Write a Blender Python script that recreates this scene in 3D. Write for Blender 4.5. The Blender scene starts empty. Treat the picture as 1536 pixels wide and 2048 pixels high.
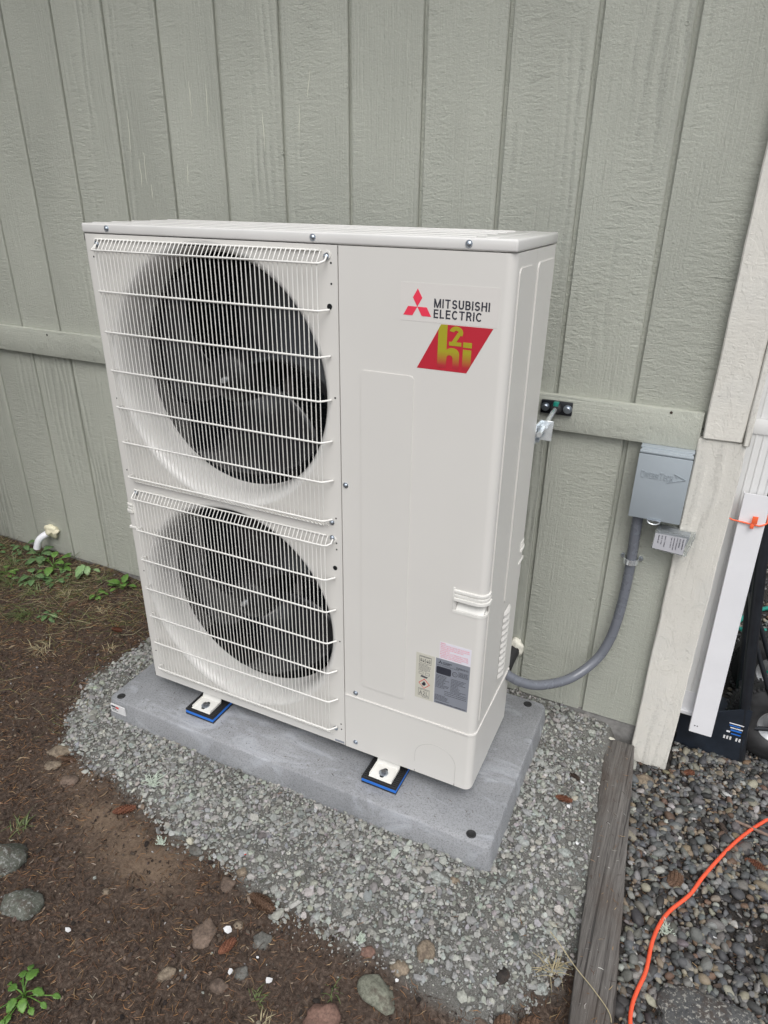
import bpy, bmesh, math, random
import numpy as np
from mathutils import Vector, Matrix, noise as mnoise

random.seed(7)
RNG = np.random.default_rng(7)
S = bpy.context.scene
COL = S.collection
R = math.radians

# ------------------------------------------------------------------ camera
ZB = 0.12                       # height of the unit's base above the gravel
cam_d = bpy.data.cameras.new('camera')
cam = bpy.data.objects.new('camera', cam_d)
COL.objects.link(cam)
r_ = Vector((0.902, 0.432, 0.012)); u_ = Vector((-0.193, 0.378, 0.906)); f_ = Vector((-0.387, 0.819, -0.424))
f_.normalize(); r_ = (r_ - f_ * r_.dot(f_)).normalized(); u_ = r_.cross(f_)
cam.matrix_world = Matrix(((r_.x, u_.x, -f_.x, 1.3892), (r_.y, u_.y, -f_.y, -1.254), (r_.z, u_.z, -f_.z, 1.3876 + ZB), (0, 0, 0, 1)))
cam_d.sensor_fit = 'HORIZONTAL'; cam_d.sensor_width = 36.0
cam_d.lens = 36.0 * 1357.3 / 1536.0
cam_d.clip_start = 0.02; cam_d.clip_end = 500
S.camera = cam
# ------------------------------------------------------------------ light
world = bpy.data.worlds.new('World'); S.world = world
world.use_nodes = True
wn = world.node_tree; wn.nodes.clear()
sky = wn.nodes.new('ShaderNodeTexSky'); sky.sky_type = 'NISHITA'; sky.sun_disc = False
SUN_EL, SUN_AZ = R(56), R(152)          # azimuth clockwise from +Y
sky.sun_elevation = SUN_EL; sky.sun_rotation = SUN_AZ
sky.air_density = 1.0; sky.dust_density = 3.0; sky.ozone_density = 1.0
hs = wn.nodes.new('ShaderNodeHueSaturation'); hs.inputs['Saturation'].default_value = 0.30
bg = wn.nodes.new('ShaderNodeBackground'); bg.inputs['Strength'].default_value = 0.13
wo = wn.nodes.new('ShaderNodeOutputWorld')
wn.links.new(sky.outputs[0], hs.inputs['Color']); wn.links.new(hs.outputs[0], bg.inputs['Color']); wn.links.new(bg.outputs[0], wo.inputs['Surface'])
sun_d = bpy.data.lights.new('sun', 'SUN'); sun_d.energy = 1.0; sun_d.angle = R(40); sun_d.color = (1.0, 0.985, 0.965)
sun = bpy.data.objects.new('sun', sun_d); COL.objects.link(sun)
sd = Vector((math.sin(SUN_AZ) * math.cos(SUN_EL), math.cos(SUN_AZ) * math.cos(SUN_EL), math.sin(SUN_EL)))
sun.rotation_euler = sd.to_track_quat('Z', 'Y').to_euler()
sun.location = sd * 20
S.view_settings.view_transform = 'Standard'; S.view_settings.look = 'None'
S.view_settings.gamma = 1.0; S.view_settings.use_curve_mapping = False
S.view_settings.exposure = 0.55

# ------------------------------------------------------------------ materials
class NT:
    def __init__(s, name):
        s.m = bpy.data.materials.new(name); s.m.use_nodes = True
        s.t = s.m.node_tree; s.b = s.t.nodes['Principled BSDF']
        s.tc = s.n('TexCoord')
    def n(s, kind, **kw):
        q = s.t.nodes.new('ShaderNode' + kind)
        for k, v in kw.items(): setattr(q, k, v)
        return q
    def l(s, a, b): s.t.links.new(a, b)
    def coords(s, scale=(1, 1, 1), rand=False, src='Object'):
        mp = s.n('Mapping'); mp.inputs['Scale'].default_value = scale
        s.l(s.tc.outputs[src], mp.inputs['Vector'])
        if rand:
            oi = s.n('ObjectInfo'); ml = s.n('Math', operation='MULTIPLY'); ml.inputs[1].default_value = 37.0
            s.l(oi.outputs['Random'], ml.inputs[0])
            cb = s.n('CombineXYZ'); s.l(ml.outputs[0], cb.inputs[0]); s.l(ml.outputs[0], cb.inputs[2])
            s.l(cb.outputs[0], mp.inputs['Location'])
        return mp.outputs[0]
    def noise(s, vec, scale=5, detail=4, rough=.6, dist=0.0):
        q = s.n('TexNoise'); q.inputs['Scale'].default_value = scale; q.inputs['Detail'].default_value = detail
        q.inputs['Roughness'].default_value = rough; q.inputs['Distortion'].default_value = dist
        s.l(vec, q.inputs['Vector']); return q.outputs['Fac']
    def ramp(s, fac, stops, interp='LINEAR'):
        q = s.n('ValToRGB'); q.color_ramp.interpolation = interp
        e = q.color_ramp.elements
        while len(e) < len(stops): e.new(.5)
        for k, (p, c) in enumerate(stops):
            e[k].position = p; e[k].color = (*c, 1) if len(c) == 3 else c
        s.l(fac, q.inputs['Fac']); return q.outputs['Color']
    def mix(s, fac, a, b, mode='MIX'):
        q = s.n('Mix', data_type='RGBA', blend_type=mode)
        for i, v in ((0, fac), (6, a), (7, b)):
            if hasattr(v, 'is_output'): s.l(v, q.inputs[i])
            elif i == 0: q.inputs[0].default_value = v
            else: q.inputs[i].default_value = (*v, 1)
        return q.outputs[2]
    def math(s, op, a, b=None):
        q = s.n('Math', operation=op)
        for i, v in ((0, a), (1, b)):
            if v is None: continue
            if hasattr(v, 'is_output'): s.l(v, q.inputs[i])
            else: q.inputs[i].default_value = v
        return q.outputs[0]
    def bump(s, h, strength=.5, dist=.002, prev=None):
        q = s.n('Bump'); q.inputs['Strength'].default_value = strength; q.inputs['Distance'].default_value = dist
        s.l(h, q.inputs['Height'])
        if prev is not None: s.l(prev, q.inputs['Normal'])
        return q.outputs[0]
    def done(s, color=None, rough=None, normal=None, metal=None, spec=None):
        for k, v in (('Base Color', color), ('Roughness', rough), ('Normal', normal), ('Metallic', metal), ('Specular IOR Level', spec)):
            if v is None: continue
            if hasattr(v, 'is_output'): s.l(v, s.b.inputs[k])
            elif k == 'Base Color': s.b.inputs[k].default_value = (*v, 1)
            else: s.b.inputs[k].default_value = v
        return s.m

def plain(name, c, rough=.5, metal=0., var=.08, scale=30, bump=0., bdist=.001, spec=None, bscale=None):
    t = NT(name); v = t.coords()
    nz = t.noise(v, scale, 5)
    lo = tuple(x * (1 - var) for x in c); hi = tuple(min(1, x * (1 + var)) for x in c)
    col = t.ramp(nz, [(.3, lo), (.7, hi)])
    nrm = t.bump(t.noise(v, bscale or scale * 6, 3), bump, bdist) if bump else None
    rr = t.ramp(t.noise(v, scale * .5, 3), [(.3, (rough * .88,) * 3), (.7, (min(1, rough * 1.12),) * 3)])
    return t.done(col, rr, nrm, metal, spec)

def siding_mat(name, c, horiz=False, peel=False, rough_sawn=1.0):
    t = NT(name)
    g = (7, 60, 190) if horiz else (190, 190, 7)
    w = (60, 60, 30) if horiz else (34, 34, 120)
    grain = t.noise(t.coords(g, True), 1.0, 5, .62, .35)
    cath = t.n('TexWave', wave_type='BANDS', bands_direction='Z' if horiz else 'X')
    cath.inputs['Scale'].default_value = 9 if horiz else 11; cath.inputs['Distortion'].default_value = 9
    cath.inputs['Detail'].default_value = 3; cath.inputs['Detail Scale'].default_value = 1.1
    t.l(t.coords((.30, 1, 1) if horiz else (1, 1, .16), True), cath.inputs['Vector'])
    ripple = t.noise(t.coords(w, True), 1.0, 4, .6, .5)
    fine = t.noise(t.coords((1, 1, 1), True), 190, 4, .75)
    blotch = t.noise(t.coords((7, 7, 1.6) if not horiz else (2, 7, 7), True), 1.0, 3, .5, .6)
    m1 = t.ramp(blotch, [(.40, (0, 0, 0)), (.60, (1, 1, 1))])
    h = t.mix(m1, grain, ripple)
    m2 = t.ramp(t.noise(t.coords((5, 5, 1.2), True), 1.3, 2), [(.52, (0, 0, 0)), (.66, (1, 1, 1))])
    h = t.mix(t.math('MULTIPLY', m2, .55), h, cath.outputs['Fac'])
    h2 = t.math('ADD', t.math('MULTIPLY', h, .62), t.math('MULTIPLY', fine, .44))
    big = t.noise(t.coords((1, 1, .6), True), 2.5, 3)
    lo = tuple(x * .90 for x in c); hi = tuple(x * 1.08 for x in c)
    col = t.ramp(big, [(.3, lo), (.7, hi)])
    # shade painted into the deep grain, highlights painted onto its crests
    pit_shade = t.ramp(h2, [(.36, (1, 1, 1)), (.46, (0, 0, 0))])
    col = t.mix(t.math('MULTIPLY', pit_shade, .45), col, tuple(x * .62 for x in c))
    crest_light = t.ramp(h2, [(.66, (0, 0, 0)), (.78, (1, 1, 1))])
    col = t.mix(t.math('MULTIPLY', crest_light, .5), col, tuple(min(1, x * 1.3) for x in c))
    speck = t.ramp(t.noise(t.coords((1, 1, 1), True), 55, 2), [(.735, (0, 0, 0)), (.76, (1, 1, 1))])
    col = t.mix(t.math('MULTIPLY', speck, .5), col, (.50, .50, .44))
    nrm = t.bump(h2, 1.0 * rough_sawn, .0062)
    if peel:
        pn = t.noise(t.coords((9, 9, 3.4), True), 2.3, 6, .62, 1.2)
        edge = t.ramp(pn, [(.50, (0, 0, 0)), (.515, (1, 1, 1))])
        nrm = t.bump(edge, .5, .0012, nrm)
        crack = t.ramp(pn, [(.495, (0, 0, 0)), (.508, (1, 1, 1)), (.52, (0, 0, 0))])
        gate = t.ramp(t.noise(t.coords((1, 1, .5), True), 6.5, 3), [(.52, (0, 0, 0)), (.66, (1, 1, 1))])
        col = t.mix(t.math('MULTIPLY', t.math('MULTIPLY', crack, gate), .10), col, (.40, .385, .34))
        col = t.mix(t.math('MULTIPLY', t.ramp(t.noise(t.coords(), 9, 4), [(.5, (0, 0, 0)), (.7, (1, 1, 1))]), .35), col, (.60, .60, .57))
    return t.done(col, .72, nrm)

SAGE = (.425, .438, .380)
M = {}
M['siding'] = siding_mat('sage_siding', SAGE)
M['trim'] = siding_mat('sage_trim', tuple(x * 1.03 for x in SAGE), horiz=True)
M['cream'] = siding_mat('cream_paint', (.70, .68, .62), peel=True, rough_sawn=.42)
M['ivory'] = plain('ivory_paint', (.655, .640, .606), .34, var=.015, scale=4, bump=.05, bdist=.0004, bscale=900)
M['ivory_wire'] = plain('ivory_coating', (.72, .71, .675), .32, var=.02)
M['ivory_plastic'] = plain('ivory_plastic', (.74, .73, .69), .28, var=.02)
M['bell'] = plain('bell_plastic', (.69, .68, .655), .22, var=.02)
M['lidm'] = plain('lid_paint', (.66, .65, .63), .16, var=.03, scale=8)
M['dark'] = plain('dark_cavity', (.010, .011, .012), .7, spec=.2)
M['blade'] = plain('fan_plastic', (.015, .016, .019), .20, var=.15, scale=12, spec=.5)
M['hubm'] = plain('hub_plastic', (.012, .0125, .014), .4, spec=.3)
M['zinc'] = plain('zinc', (.52, .57, .63), .36, 1.0, var=.18, scale=120)
M['zinc_bright'] = plain('zinc_bright', (.84, .88, .92), .22, .75, var=.12, scale=60)
M['steel_dark'] = plain('dark_steel', (.20, .20, .21), .4, 1.0)
M['black_rubber'] = plain('black_rubber', (.018, .018, .019), .62, var=.2, bump=.2)
M['blue_foam'] = plain('blue_foam', (.02, .16, .60), .55, var=.08)
M['black_plastic'] = plain('black_plastic', (.012, .014, .018), .42, var=.2)
M['navy_plastic'] = plain('navy_plastic', (.012, .017, .026), .5, var=.3, bump=.1)
M['box_grey'] = plain('box_enamel', (.325, .365, .395), .42, var=.02, bump=.08, bdist=.0005, bscale=700)
M['conduit'] = plain('conduit_pvc', (.145, .155, .178), .27, var=.05)
M['white_pvc'] = plain('white_pvc', (.78, .79, .83), .35, var=.03)
M['white_vinyl'] = plain('white_vinyl', (.77, .77, .79), .38, var=.03, scale=10)
M['downspout'] = plain('downspout_paint', (.76, .76, .75), .34, var=.05, scale=9)
M['foam'] = plain('spray_foam', (.74, .70, .52), .75, var=.12, scale=40, bump=.6, bdist=.003, bscale=120)
M['foam_pale'] = plain('pale_foam', (.78, .76, .66), .75, var=.1, scale=60, bump=.5, bdist=.003, bscale=150)
M['orange'] = plain('orange_vinyl', (.80, .10, .040), .40, var=.06, scale=50)
M['orange_tie'] = plain('orange_tie', (.85, .14, .05), .4)
M['hose'] = plain('green_hose', (.01, .22, .17), .4, var=.1)
M['red'] = plain('red_print', (.80, .045, .09), .35, var=.01)
M['ink'] = plain('dark_ink', (.030, .032, .045), .45)
M['ink_grey'] = plain('grey_ink', (.10, .10, .11), .45)
M['pink_ink'] = plain('pink_ink', (.72, .16, .22), .5)
M['red_ink'] = plain('red_ink', (.62, .03, .02), .45)
M['sticker'] = plain('sticker_pink_white', (.672, .648, .616), .32, var=.01)
M['cream_label'] = plain('cream_label', (.56, .545, .47), .4, var=.02)
M['silver_label'] = plain('silver_label', (.235, .25, .285), .35, .0, var=.03)
M['grey_label'] = plain('grey_paper_label', (.46, .46, .49), .5, var=.03)
M['white_label'] = plain('white_label', (.72, .70, .76), .5, var=.02)
M['score_shade'] = plain('score_shadow', (.40, .39, .37), .5)  # darker ivory painted in for the shade in the knock-out score
M['paper'] = plain('white_paper', (.66, .66, .66), .8, var=.04)
M['leaf'] = None
M['tyre'] = plain('tyre_rubber', (.026, .026, .027), .6, var=.3, scale=60, bump=.2)
M['rim'] = plain('rim_metal', (.55, .56, .57), .42, .8, var=.06)
M['foundation'] = plain('concrete', (.24, .235, .225), .9, var=.25, scale=40, bump=.6, bdist=.003)
M['lichen'] = plain('pale_lichen', (.46, .52, .44), .85, var=.2, scale=90)
M['twig'] = plain('grey_twig', (.20, .14, .11), .85, var=.25, scale=90)
M['straw'] = plain('dry_straw', (.36, .31, .19), .8, var=.25, scale=60)
M['scrape'] = plain('pale_scrape', (.55, .56, .47), .8)

def clear_plastic():
    t = NT('clear_plastic'); t.b.inputs['Transmission Weight'].default_value = .85
    t.b.inputs['IOR'].default_value = 1.2
    return t.done((.86, .90, .88), .06)
M['clear'] = clear_plastic()

def coil_mat():
    t = NT('coil_fins'); v = t.coords()
    w = t.n('TexWave', wave_type='BANDS', bands_direction='Z'); w.inputs['Scale'].default_value = 34; w.inputs['Distortion'].default_value = .6
    t.l(v, w.inputs['Vector'])
    col = t.ramp(w.outputs['Fac'], [(.3, (.006, .010, .016)), (.8, (.028, .048, .068))])
    col = t.mix(t.ramp(t.noise(v, 9, 3), [(.35, (0, 0, 0)), (.65, (1, 1, 1))]), col, (.010, .013, .018))
    return t.done(col, .45, t.bump(w.outputs['Fac'], .5, .004), .4)
M['coil'] = coil_mat()

def pad_mat():
    t = NT('polymer_slab'); v = t.coords()
    a = t.ramp(t.noise(v, 3.2, 5, .6), [(.3, (.195, .202, .212)), (.7, (.315, .322, .333))])
    f = t.noise(v, 260, 3, .7)
    a = t.mix(t.math('MULTIPLY', t.ramp(f, [(.35, (1, 1, 1)), (.5, (0, 0, 0))]), .55), a, (.085, .088, .095))
    a = t.mix(t.math('MULTIPLY', t.ramp(f, [(.60, (0, 0, 0)), (.72, (1, 1, 1))]), .6), a, (.33, .34, .355))
    sm = t.noise(t.coords((6, 16, 6)), 1.0, 5, .65, 1.0)
    a = t.mix(t.math('MULTIPLY', t.ramp(sm, [(.52, (0, 0, 0)), (.68, (1, 1, 1))]), .55), a, (.45, .47, .51))
    dirt = t.ramp(t.noise(v, 70, 3), [(.74, (0, 0, 0)), (.78, (1, 1, 1))])
    a = t.mix(t.math('MULTIPLY', dirt, .7), a, (.05, .04, .035))
    return t.done(a, .62, t.bump(f, .55, .0016))
M['slab'] = pad_mat()

def timber_mat():
    t = NT('weathered_timber')
    g = t.noise(t.coords((230, 6, 230)), 1.0, 6, .72, .3)
    a = t.ramp(g, [(.30, (.050, .045, .041)), (.5, (.115, .106, .097)), (.72, (.185, .172, .158))])
    crack = t.ramp(t.noise(t.coords((120, 2.2, 120)), 1.0, 3, .5, .2), [(.33, (1, 1, 1)), (.38, (0, 0, 0))])
    a = t.mix(t.math('MULTIPLY', crack, .75), a, (.018, .016, .015))
    soil = t.ramp(t.noise(t.coords((1, .6, 1)), 7, 5, .6), [(.50, (0, 0, 0)), (.66, (1, 1, 1))])
    a = t.mix(t.math('MULTIPLY', soil, .6), a, (.075, .055, .042))
    sp = t.ramp(t.noise(t.coords(), 210, 2), [(.70, (0, 0, 0)), (.74, (1, 1, 1))])
    a = t.mix(t.math('MULTIPLY', sp, .7), a, (.30, .29, .27))
    h = t.math('ADD', g, t.math('MULTIPLY', crack, -.6))
    return t.done(a, .88, t.bump(h, .8, .004))
M['timber'] = timber_mat()

def attr_mat(name, rough=.85, noise_scale=90, var=.35, bump=.4, bdist=.001, attr='tint', spec=.3):
    t = NT(name); at = t.n('Attribute'); at.attribute_name = attr
    nz = t.noise(t.coords(), noise_scale, 4, .7)
    f = t.ramp(nz, [(.25, (1 - var,) * 3), (.75, (1 + var * .6,) * 3)])
    col = t.mix(1.0, at.outputs['Color'], f, 'MULTIPLY')
    return t.done(col, rough, t.bump(nz, bump, bdist), spec=spec)
M['chips'] = attr_mat('crushed_stone', .9, 220, .30, .3, .0006)
M['pebble'] = attr_mat('river_stone', .62, 160, .30, .2, .0005, spec=.4)
M['litter'] = attr_mat('needle_litter', .85, 400, .25, .1, .0002)
M['clods'] = attr_mat('soil_crumbs', .95, 300, .35, .4, .0005)

def stone_mat(name, c1, c2, speck=None):
    t = NT(name); v = t.coords(rand=True)
    a = t.ramp(t.noise(v, 26, 6, .7), [(.3, c1), (.7, c2)])
    b = t.ramp(t.noise(v, 190, 3, .7), [(.30, (.55,) * 3), (.6, (1.1,) * 3)])
    a = t.mix(1.0, a, b, 'MULTIPLY')
    a = t.mix(t.math('MULTIPLY', t.ramp(t.noise(v, 34, 5, .7), [(.50, (0, 0, 0)), (.62, (1, 1, 1))]), .65), a, (.062, .044, .034))
    if speck: a = t.mix(t.ramp(t.noise(v, 130, 4, .7), [(.54, (0, 0, 0)), (.62, (1, 1, 1))]), a, speck)
    return t.done(a, .85, t.bump(t.noise(v, 90, 5, .7), .45, .002))
M['st_grey'] = stone_mat('grey_rock', (.085, .085, .075), (.19, .185, .168))
M['st_moss'] = stone_mat('mossy_rock', (.045, .052, .034), (.14, .145, .125), (.23, .235, .22))
M['st_brown'] = stone_mat('brown_rock', (.10, .072, .055), (.20, .145, .11))
M['st_tan'] = stone_mat('tan_rock', (.17, .135, .095), (.28, .225, .165))
M['st_red'] = stone_mat('reddish_rock', (.15, .085, .065), (.25, .15, .115))
M['st_green'] = stone_mat('greenish_rock', (.12, .125, .095), (.22, .225, .175))
M['st_speck'] = stone_mat('speckled_rock', (.05, .052, .055), (.11, .11, .105), (.30, .29, .26))
M['st_pale'] = stone_mat('pale_rock', (.24, .26, .245), (.34, .36, .335))
M['st_dark'] = stone_mat('dark_bark', (.012, .010, .009), (.035, .028, .024))

def cone_mat(name, c1, c2):
    t = NT(name); v = t.coords(rand=True)
    a = t.ramp(t.noise(v, 120, 5, .7), [(.3, c1), (.7, c2)])
    return t.done(a, .75, t.bump(t.noise(v, 300, 3), .4, .001))
M['cone_red'] = cone_mat('cone_red_brown', (.085, .030, .017), (.24, .095, .05))
M['cone_brown'] = cone_mat('cone_brown', (.06, .032, .020), (.20, .12, .075))
M['cone_dark'] = cone_mat('cone_dark', (.022, .015, .012), (.075, .05, .036))

def leaf_mat(name, c1, c2):
    t = NT(name); v = t.coords(rand=True)
    a = t.ramp(t.noise(v, 45, 4), [(.3, c1), (.7, c2)])
    m = t.done(a, .5, t.bump(t.noise(v, 260, 3), .5, .001))
    t.b.inputs['Subsurface Weight'].default_value = .08
    t.b.inputs['Subsurface Radius'].default_value = (.002, .004, .001)
    return m
M['leaf'] = leaf_mat('leaf_green', (.055, .13, .022), (.13, .26, .045))
M['leaf_dull'] = leaf_mat('leaf_dull_green', (.06, .125, .045), (.12, .21, .075))
M['leaf_pale'] = leaf_mat('leaf_pale_green', (.16, .27, .11), (.24, .37, .17))
M['grass'] = leaf_mat('grass_green', (.06, .105, .03), (.17, .20, .075))

def ground_mat():
    t = NT('ground_soil'); v = t.coords()
    at = t.n('Attribute'); at.attribute_name = 'zone'
    sep = t.n('SeparateColor'); t.l(at.outputs['Color'], sep.inputs[0])
    n1 = t.noise(v, 7, 6, .65); n2 = t.noise(v, 110, 5, .72); n3 = t.noise(v, 420, 3, .7)
    soil = t.ramp(n2, [(.30, (.019, .013, .010)), (.50, (.080, .058, .045)), (.72, (.195, .147, .115))])
    soil = t.mix(t.ramp(n1, [(.35, (0, 0, 0)), (.7, (.55, .55, .55))]), soil, (.072, .052, .041))
    soil = t.mix(t.math('MULTIPLY', sep.outputs[2], t.ramp(n2, [(.2, (.3,) * 3), (.7, (1,) * 3)])), soil, (.215, .155, .108))
    sp = t.ramp(n3, [(.66, (0, 0, 0)), (.72, (1, 1, 1))])
    soil = t.mix(t.math('MULTIPLY', sp, .35), soil, (.17, .12, .085))
    fines = t.ramp(n3, [(.25, (.085, .082, .074)), (.5, (.17, .168, .155)), (.75, (.29, .29, .27))])
    fines = t.mix(t.ramp(n2, [(.3, (.5,) * 3), (.55, (0, 0, 0))]), fines, (.085, .080, .070))
    peb = t.ramp(n2, [(.3, (.018, .016, .015)), (.7, (.065, .058, .052))])
    a = t.mix(sep.outputs[0], soil, fines)
    a = t.mix(sep.outputs[1], a, peb)
    h = t.math('ADD', n2, t.math('MULTIPLY', n3, .6))
    return t.done(a, .95, t.bump(h, .8, .006), spec=.2)
M['ground'] = ground_mat()

def hi_mat():
    t = NT('gradient_print'); sx = t.n('SeparateXYZ'); t.l(t.tc.outputs['Object'], sx.inputs[0])
    mr = t.n('MapRange'); mr.inputs['From Min'].default_value = 1.084; mr.inputs['From Max'].default_value = 1.112
    t.l(sx.outputs['Z'], mr.inputs['Value'])
    return t.done(t.mix(mr.outputs[0], (.43, .028, .040), (.37, .33, .022)), .35)
M['hi_ink'] = hi_mat()
M['hi_red'] = plain('crimson_print', (.48, .022, .040), .35, var=.02)

# ------------------------------------------------------------------ mesh helpers
def mesh_obj(name, me, m=None, parent=None, smooth=None):
    if m is not None:
        me.materials.clear(); me.materials.append(M[m] if isinstance(m, str) else m)
    if smooth is not None: me.shade_smooth() if smooth else me.shade_flat()
    o = bpy.data.objects.new(name, me); COL.objects.link(o)
    if parent is not None: o.parent = parent
    return o
def finish(bm, name, m, parent=None, smooth=False, angle=None):
    bmesh.ops.recalc_face_normals(bm, faces=bm.faces)
    me = bpy.data.meshes.new(name); bm.to_mesh(me); bm.free()
    o = mesh_obj(name, me, m, parent)
    if angle is not None:
        me.shade_smooth(); me.set_sharp_from_angle(angle=R(angle))
    elif smooth: me.shade_smooth()
    return o
def add_box(bm, lo, hi, bev=0., seg=2):
    lo, hi = Vector(lo), Vector(hi)
    r = bmesh.ops.create_cube(bm, size=1.0, matrix=Matrix.Translation((lo + hi) / 2) @ Matrix.Diagonal((*(hi - lo), 1)))
    vs = r['verts']
    if bev > 0:
        es = {e for v in vs for e in v.link_edges}
        r2 = bmesh.ops.bevel(bm, geom=list(es), offset=bev, segments=seg, profile=.5, affect='EDGES')
    return vs
def box(name, lo, hi, m, parent=None, bev=0., seg=2, angle=35):
    bm = bmesh.new(); add_box(bm, lo, hi, bev, seg)
    return finish(bm, name, m, parent, angle=angle if bev else None)
def add_prism(bm, poly, a, b, axis='z', bev=0.):
    """closed polygon extruded along an axis; poly in the two other axes, in order x,y / x,z / y,z"""
    def P(q, t):
        return {'z': (q[0], q[1], t), 'y': (q[0], t, q[1]), 'x': (t, q[0], q[1])}[axis]
    v0 = [bm.verts.new(P(q, a)) for q in poly]; v1 = [bm.verts.new(P(q, b)) for q in poly]
    n = len(poly)
    f = [bm.faces.new(v0[::-1]), bm.faces.new(v1)]
    for i in range(n): f.append(bm.faces.new((v0[i], v0[(i + 1) % n], v1[(i + 1) % n], v1[i])))
    if bev > 0:
        bmesh.ops.recalc_face_normals(bm, faces=f)
        bmesh.ops.bevel(bm, geom=[e for e in f[1].edges] , offset=bev, segments=2, affect='EDGES')
def prism(name, poly, a, b, m, parent=None, axis='z', bev=0., angle=35):
    bm = bmesh.new(); add_prism(bm, poly, a, b, axis, bev)
    return finish(bm, name, m, parent, angle=angle)
def rrect(x0, x1, z0, z1, r, n=6):
    out = []
    for cx, cz, a0 in ((x1 - r, z1 - r, 0), (x0 + r, z1 - r, 90), (x0 + r, z0 + r, 180), (x1 - r, z0 + r, 270)):
        for k in range(n + 1):
            a = R(a0 + 90 * k / n); out.append((cx + r * math.cos(a), cz + r * math.sin(a)))
    return out
def catmull(pts, n=8):
    P = [Vector(p) for p in pts]; P = [2 * P[0] - P[1]] + P + [2 * P[-1] - P[-2]]
    out = []
    for i in range(1, len(P) - 2):
        for k in range(n):
            t = k / n; a, b, c, d = P[i - 1:i + 3]
            out.append(.5 * ((2 * b) + (c - a) * t + (2 * a - 5 * b + 4 * c - d) * t * t + (3 * b - 3 * c + d - a) * t ** 3))
    out.append(P[-2]); return out
def add_tube(bm, pts, rad, sides=8, cap=True):
    P = [Vector(p) for p in pts]; n = len(P)
    rads = rad if hasattr(rad, '__len__') else [rad] * n
    t0 = (P[1] - P[0]).normalized()
    nv = t0.orthogonal().normalized(); rings = []
    for i in range(n):
        t = (P[min(i + 1, n - 1)] - P[max(i - 1, 0)]).normalized()
        nv = (nv - t * nv.dot(t)).normalized(); b = t.cross(nv)
        rings.append([bm.verts.new(P[i] + rads[i] * (math.cos(2 * math.pi * k / sides) * nv + math.sin(2 * math.pi * k / sides) * b)) for k in range(sides)])
    for i in range(n - 1):
        for k in range(sides):
            bm.faces.new((rings[i][k], rings[i][(k + 1) % sides], rings[i + 1][(k + 1) % sides], rings[i + 1][k]))
    if cap: bm.faces.new(rings[0][::-1]); bm.faces.new(rings[-1])
def tube(name, pts, rad, m, parent=None, sides=8, cap=True):
    bm = bmesh.new(); add_tube(bm, pts, rad, sides, cap)
    return finish(bm, name, m, parent, angle=50)
def add_lathe(bm, prof, seg=32, mat=None, closed=False):
    """profile [(radius, height)] about local z, then transformed by mat"""
    mat = mat or Matrix.Identity(4); rings = []
    for r, h in prof:
        if r < 1e-6: rings.append([bm.verts.new(mat @ Vector((0, 0, h)))])
        else: rings.append([bm.verts.new(mat @ Vector((r * math.cos(2 * math.pi * k / seg), r * math.sin(2 * math.pi * k / seg), h))) for k in range(seg)])
    pairs = list(zip(rings, rings[1:])) + ([(rings[-1], rings[0])] if closed else [])
    for a, b in pairs:
        for k in range(seg):
            k2 = (k + 1) % seg
            if len(a) == 1: bm.faces.new((a[0], b[k2], b[k]))
            elif len(b) == 1: bm.faces.new((a[k], a[k2], b[0]))
            else: bm.faces.new((a[k], a[k2], b[k2], b[k]))
def lathe(name, prof, m, parent=None, seg=32, mat=None, closed=False, angle=40):
    bm = bmesh.new(); add_lathe(bm, prof, seg, mat, closed)
    return finish(bm, name, m, parent, angle=angle)
def empty(name, loc=(0, 0, 0)):
    o = bpy.data.objects.new(name, None); o.location = loc; o.empty_display_size = .05; COL.objects.link(o); return o
def tag(o, label, cat, group=None):
    o['label'] = label; o['category'] = cat
    if group: o['group'] = group
    return o
def lab(o, label): o['label'] = label; return o
def kind(o, k): o['kind'] = k; return o
def dup(o, parent=None, loc=None):
    c = o.copy(); COL.objects.link(c)
    c.parent = parent if parent is not None else o.parent
    if loc is not None: c.location = loc
    for ch in list(o.children):
        dup(ch, c)
    return c
FACE_Y = Matrix.Rotation(R(90), 4, 'X')      # local z axis -> -y (towards the viewer of the front)

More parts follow.
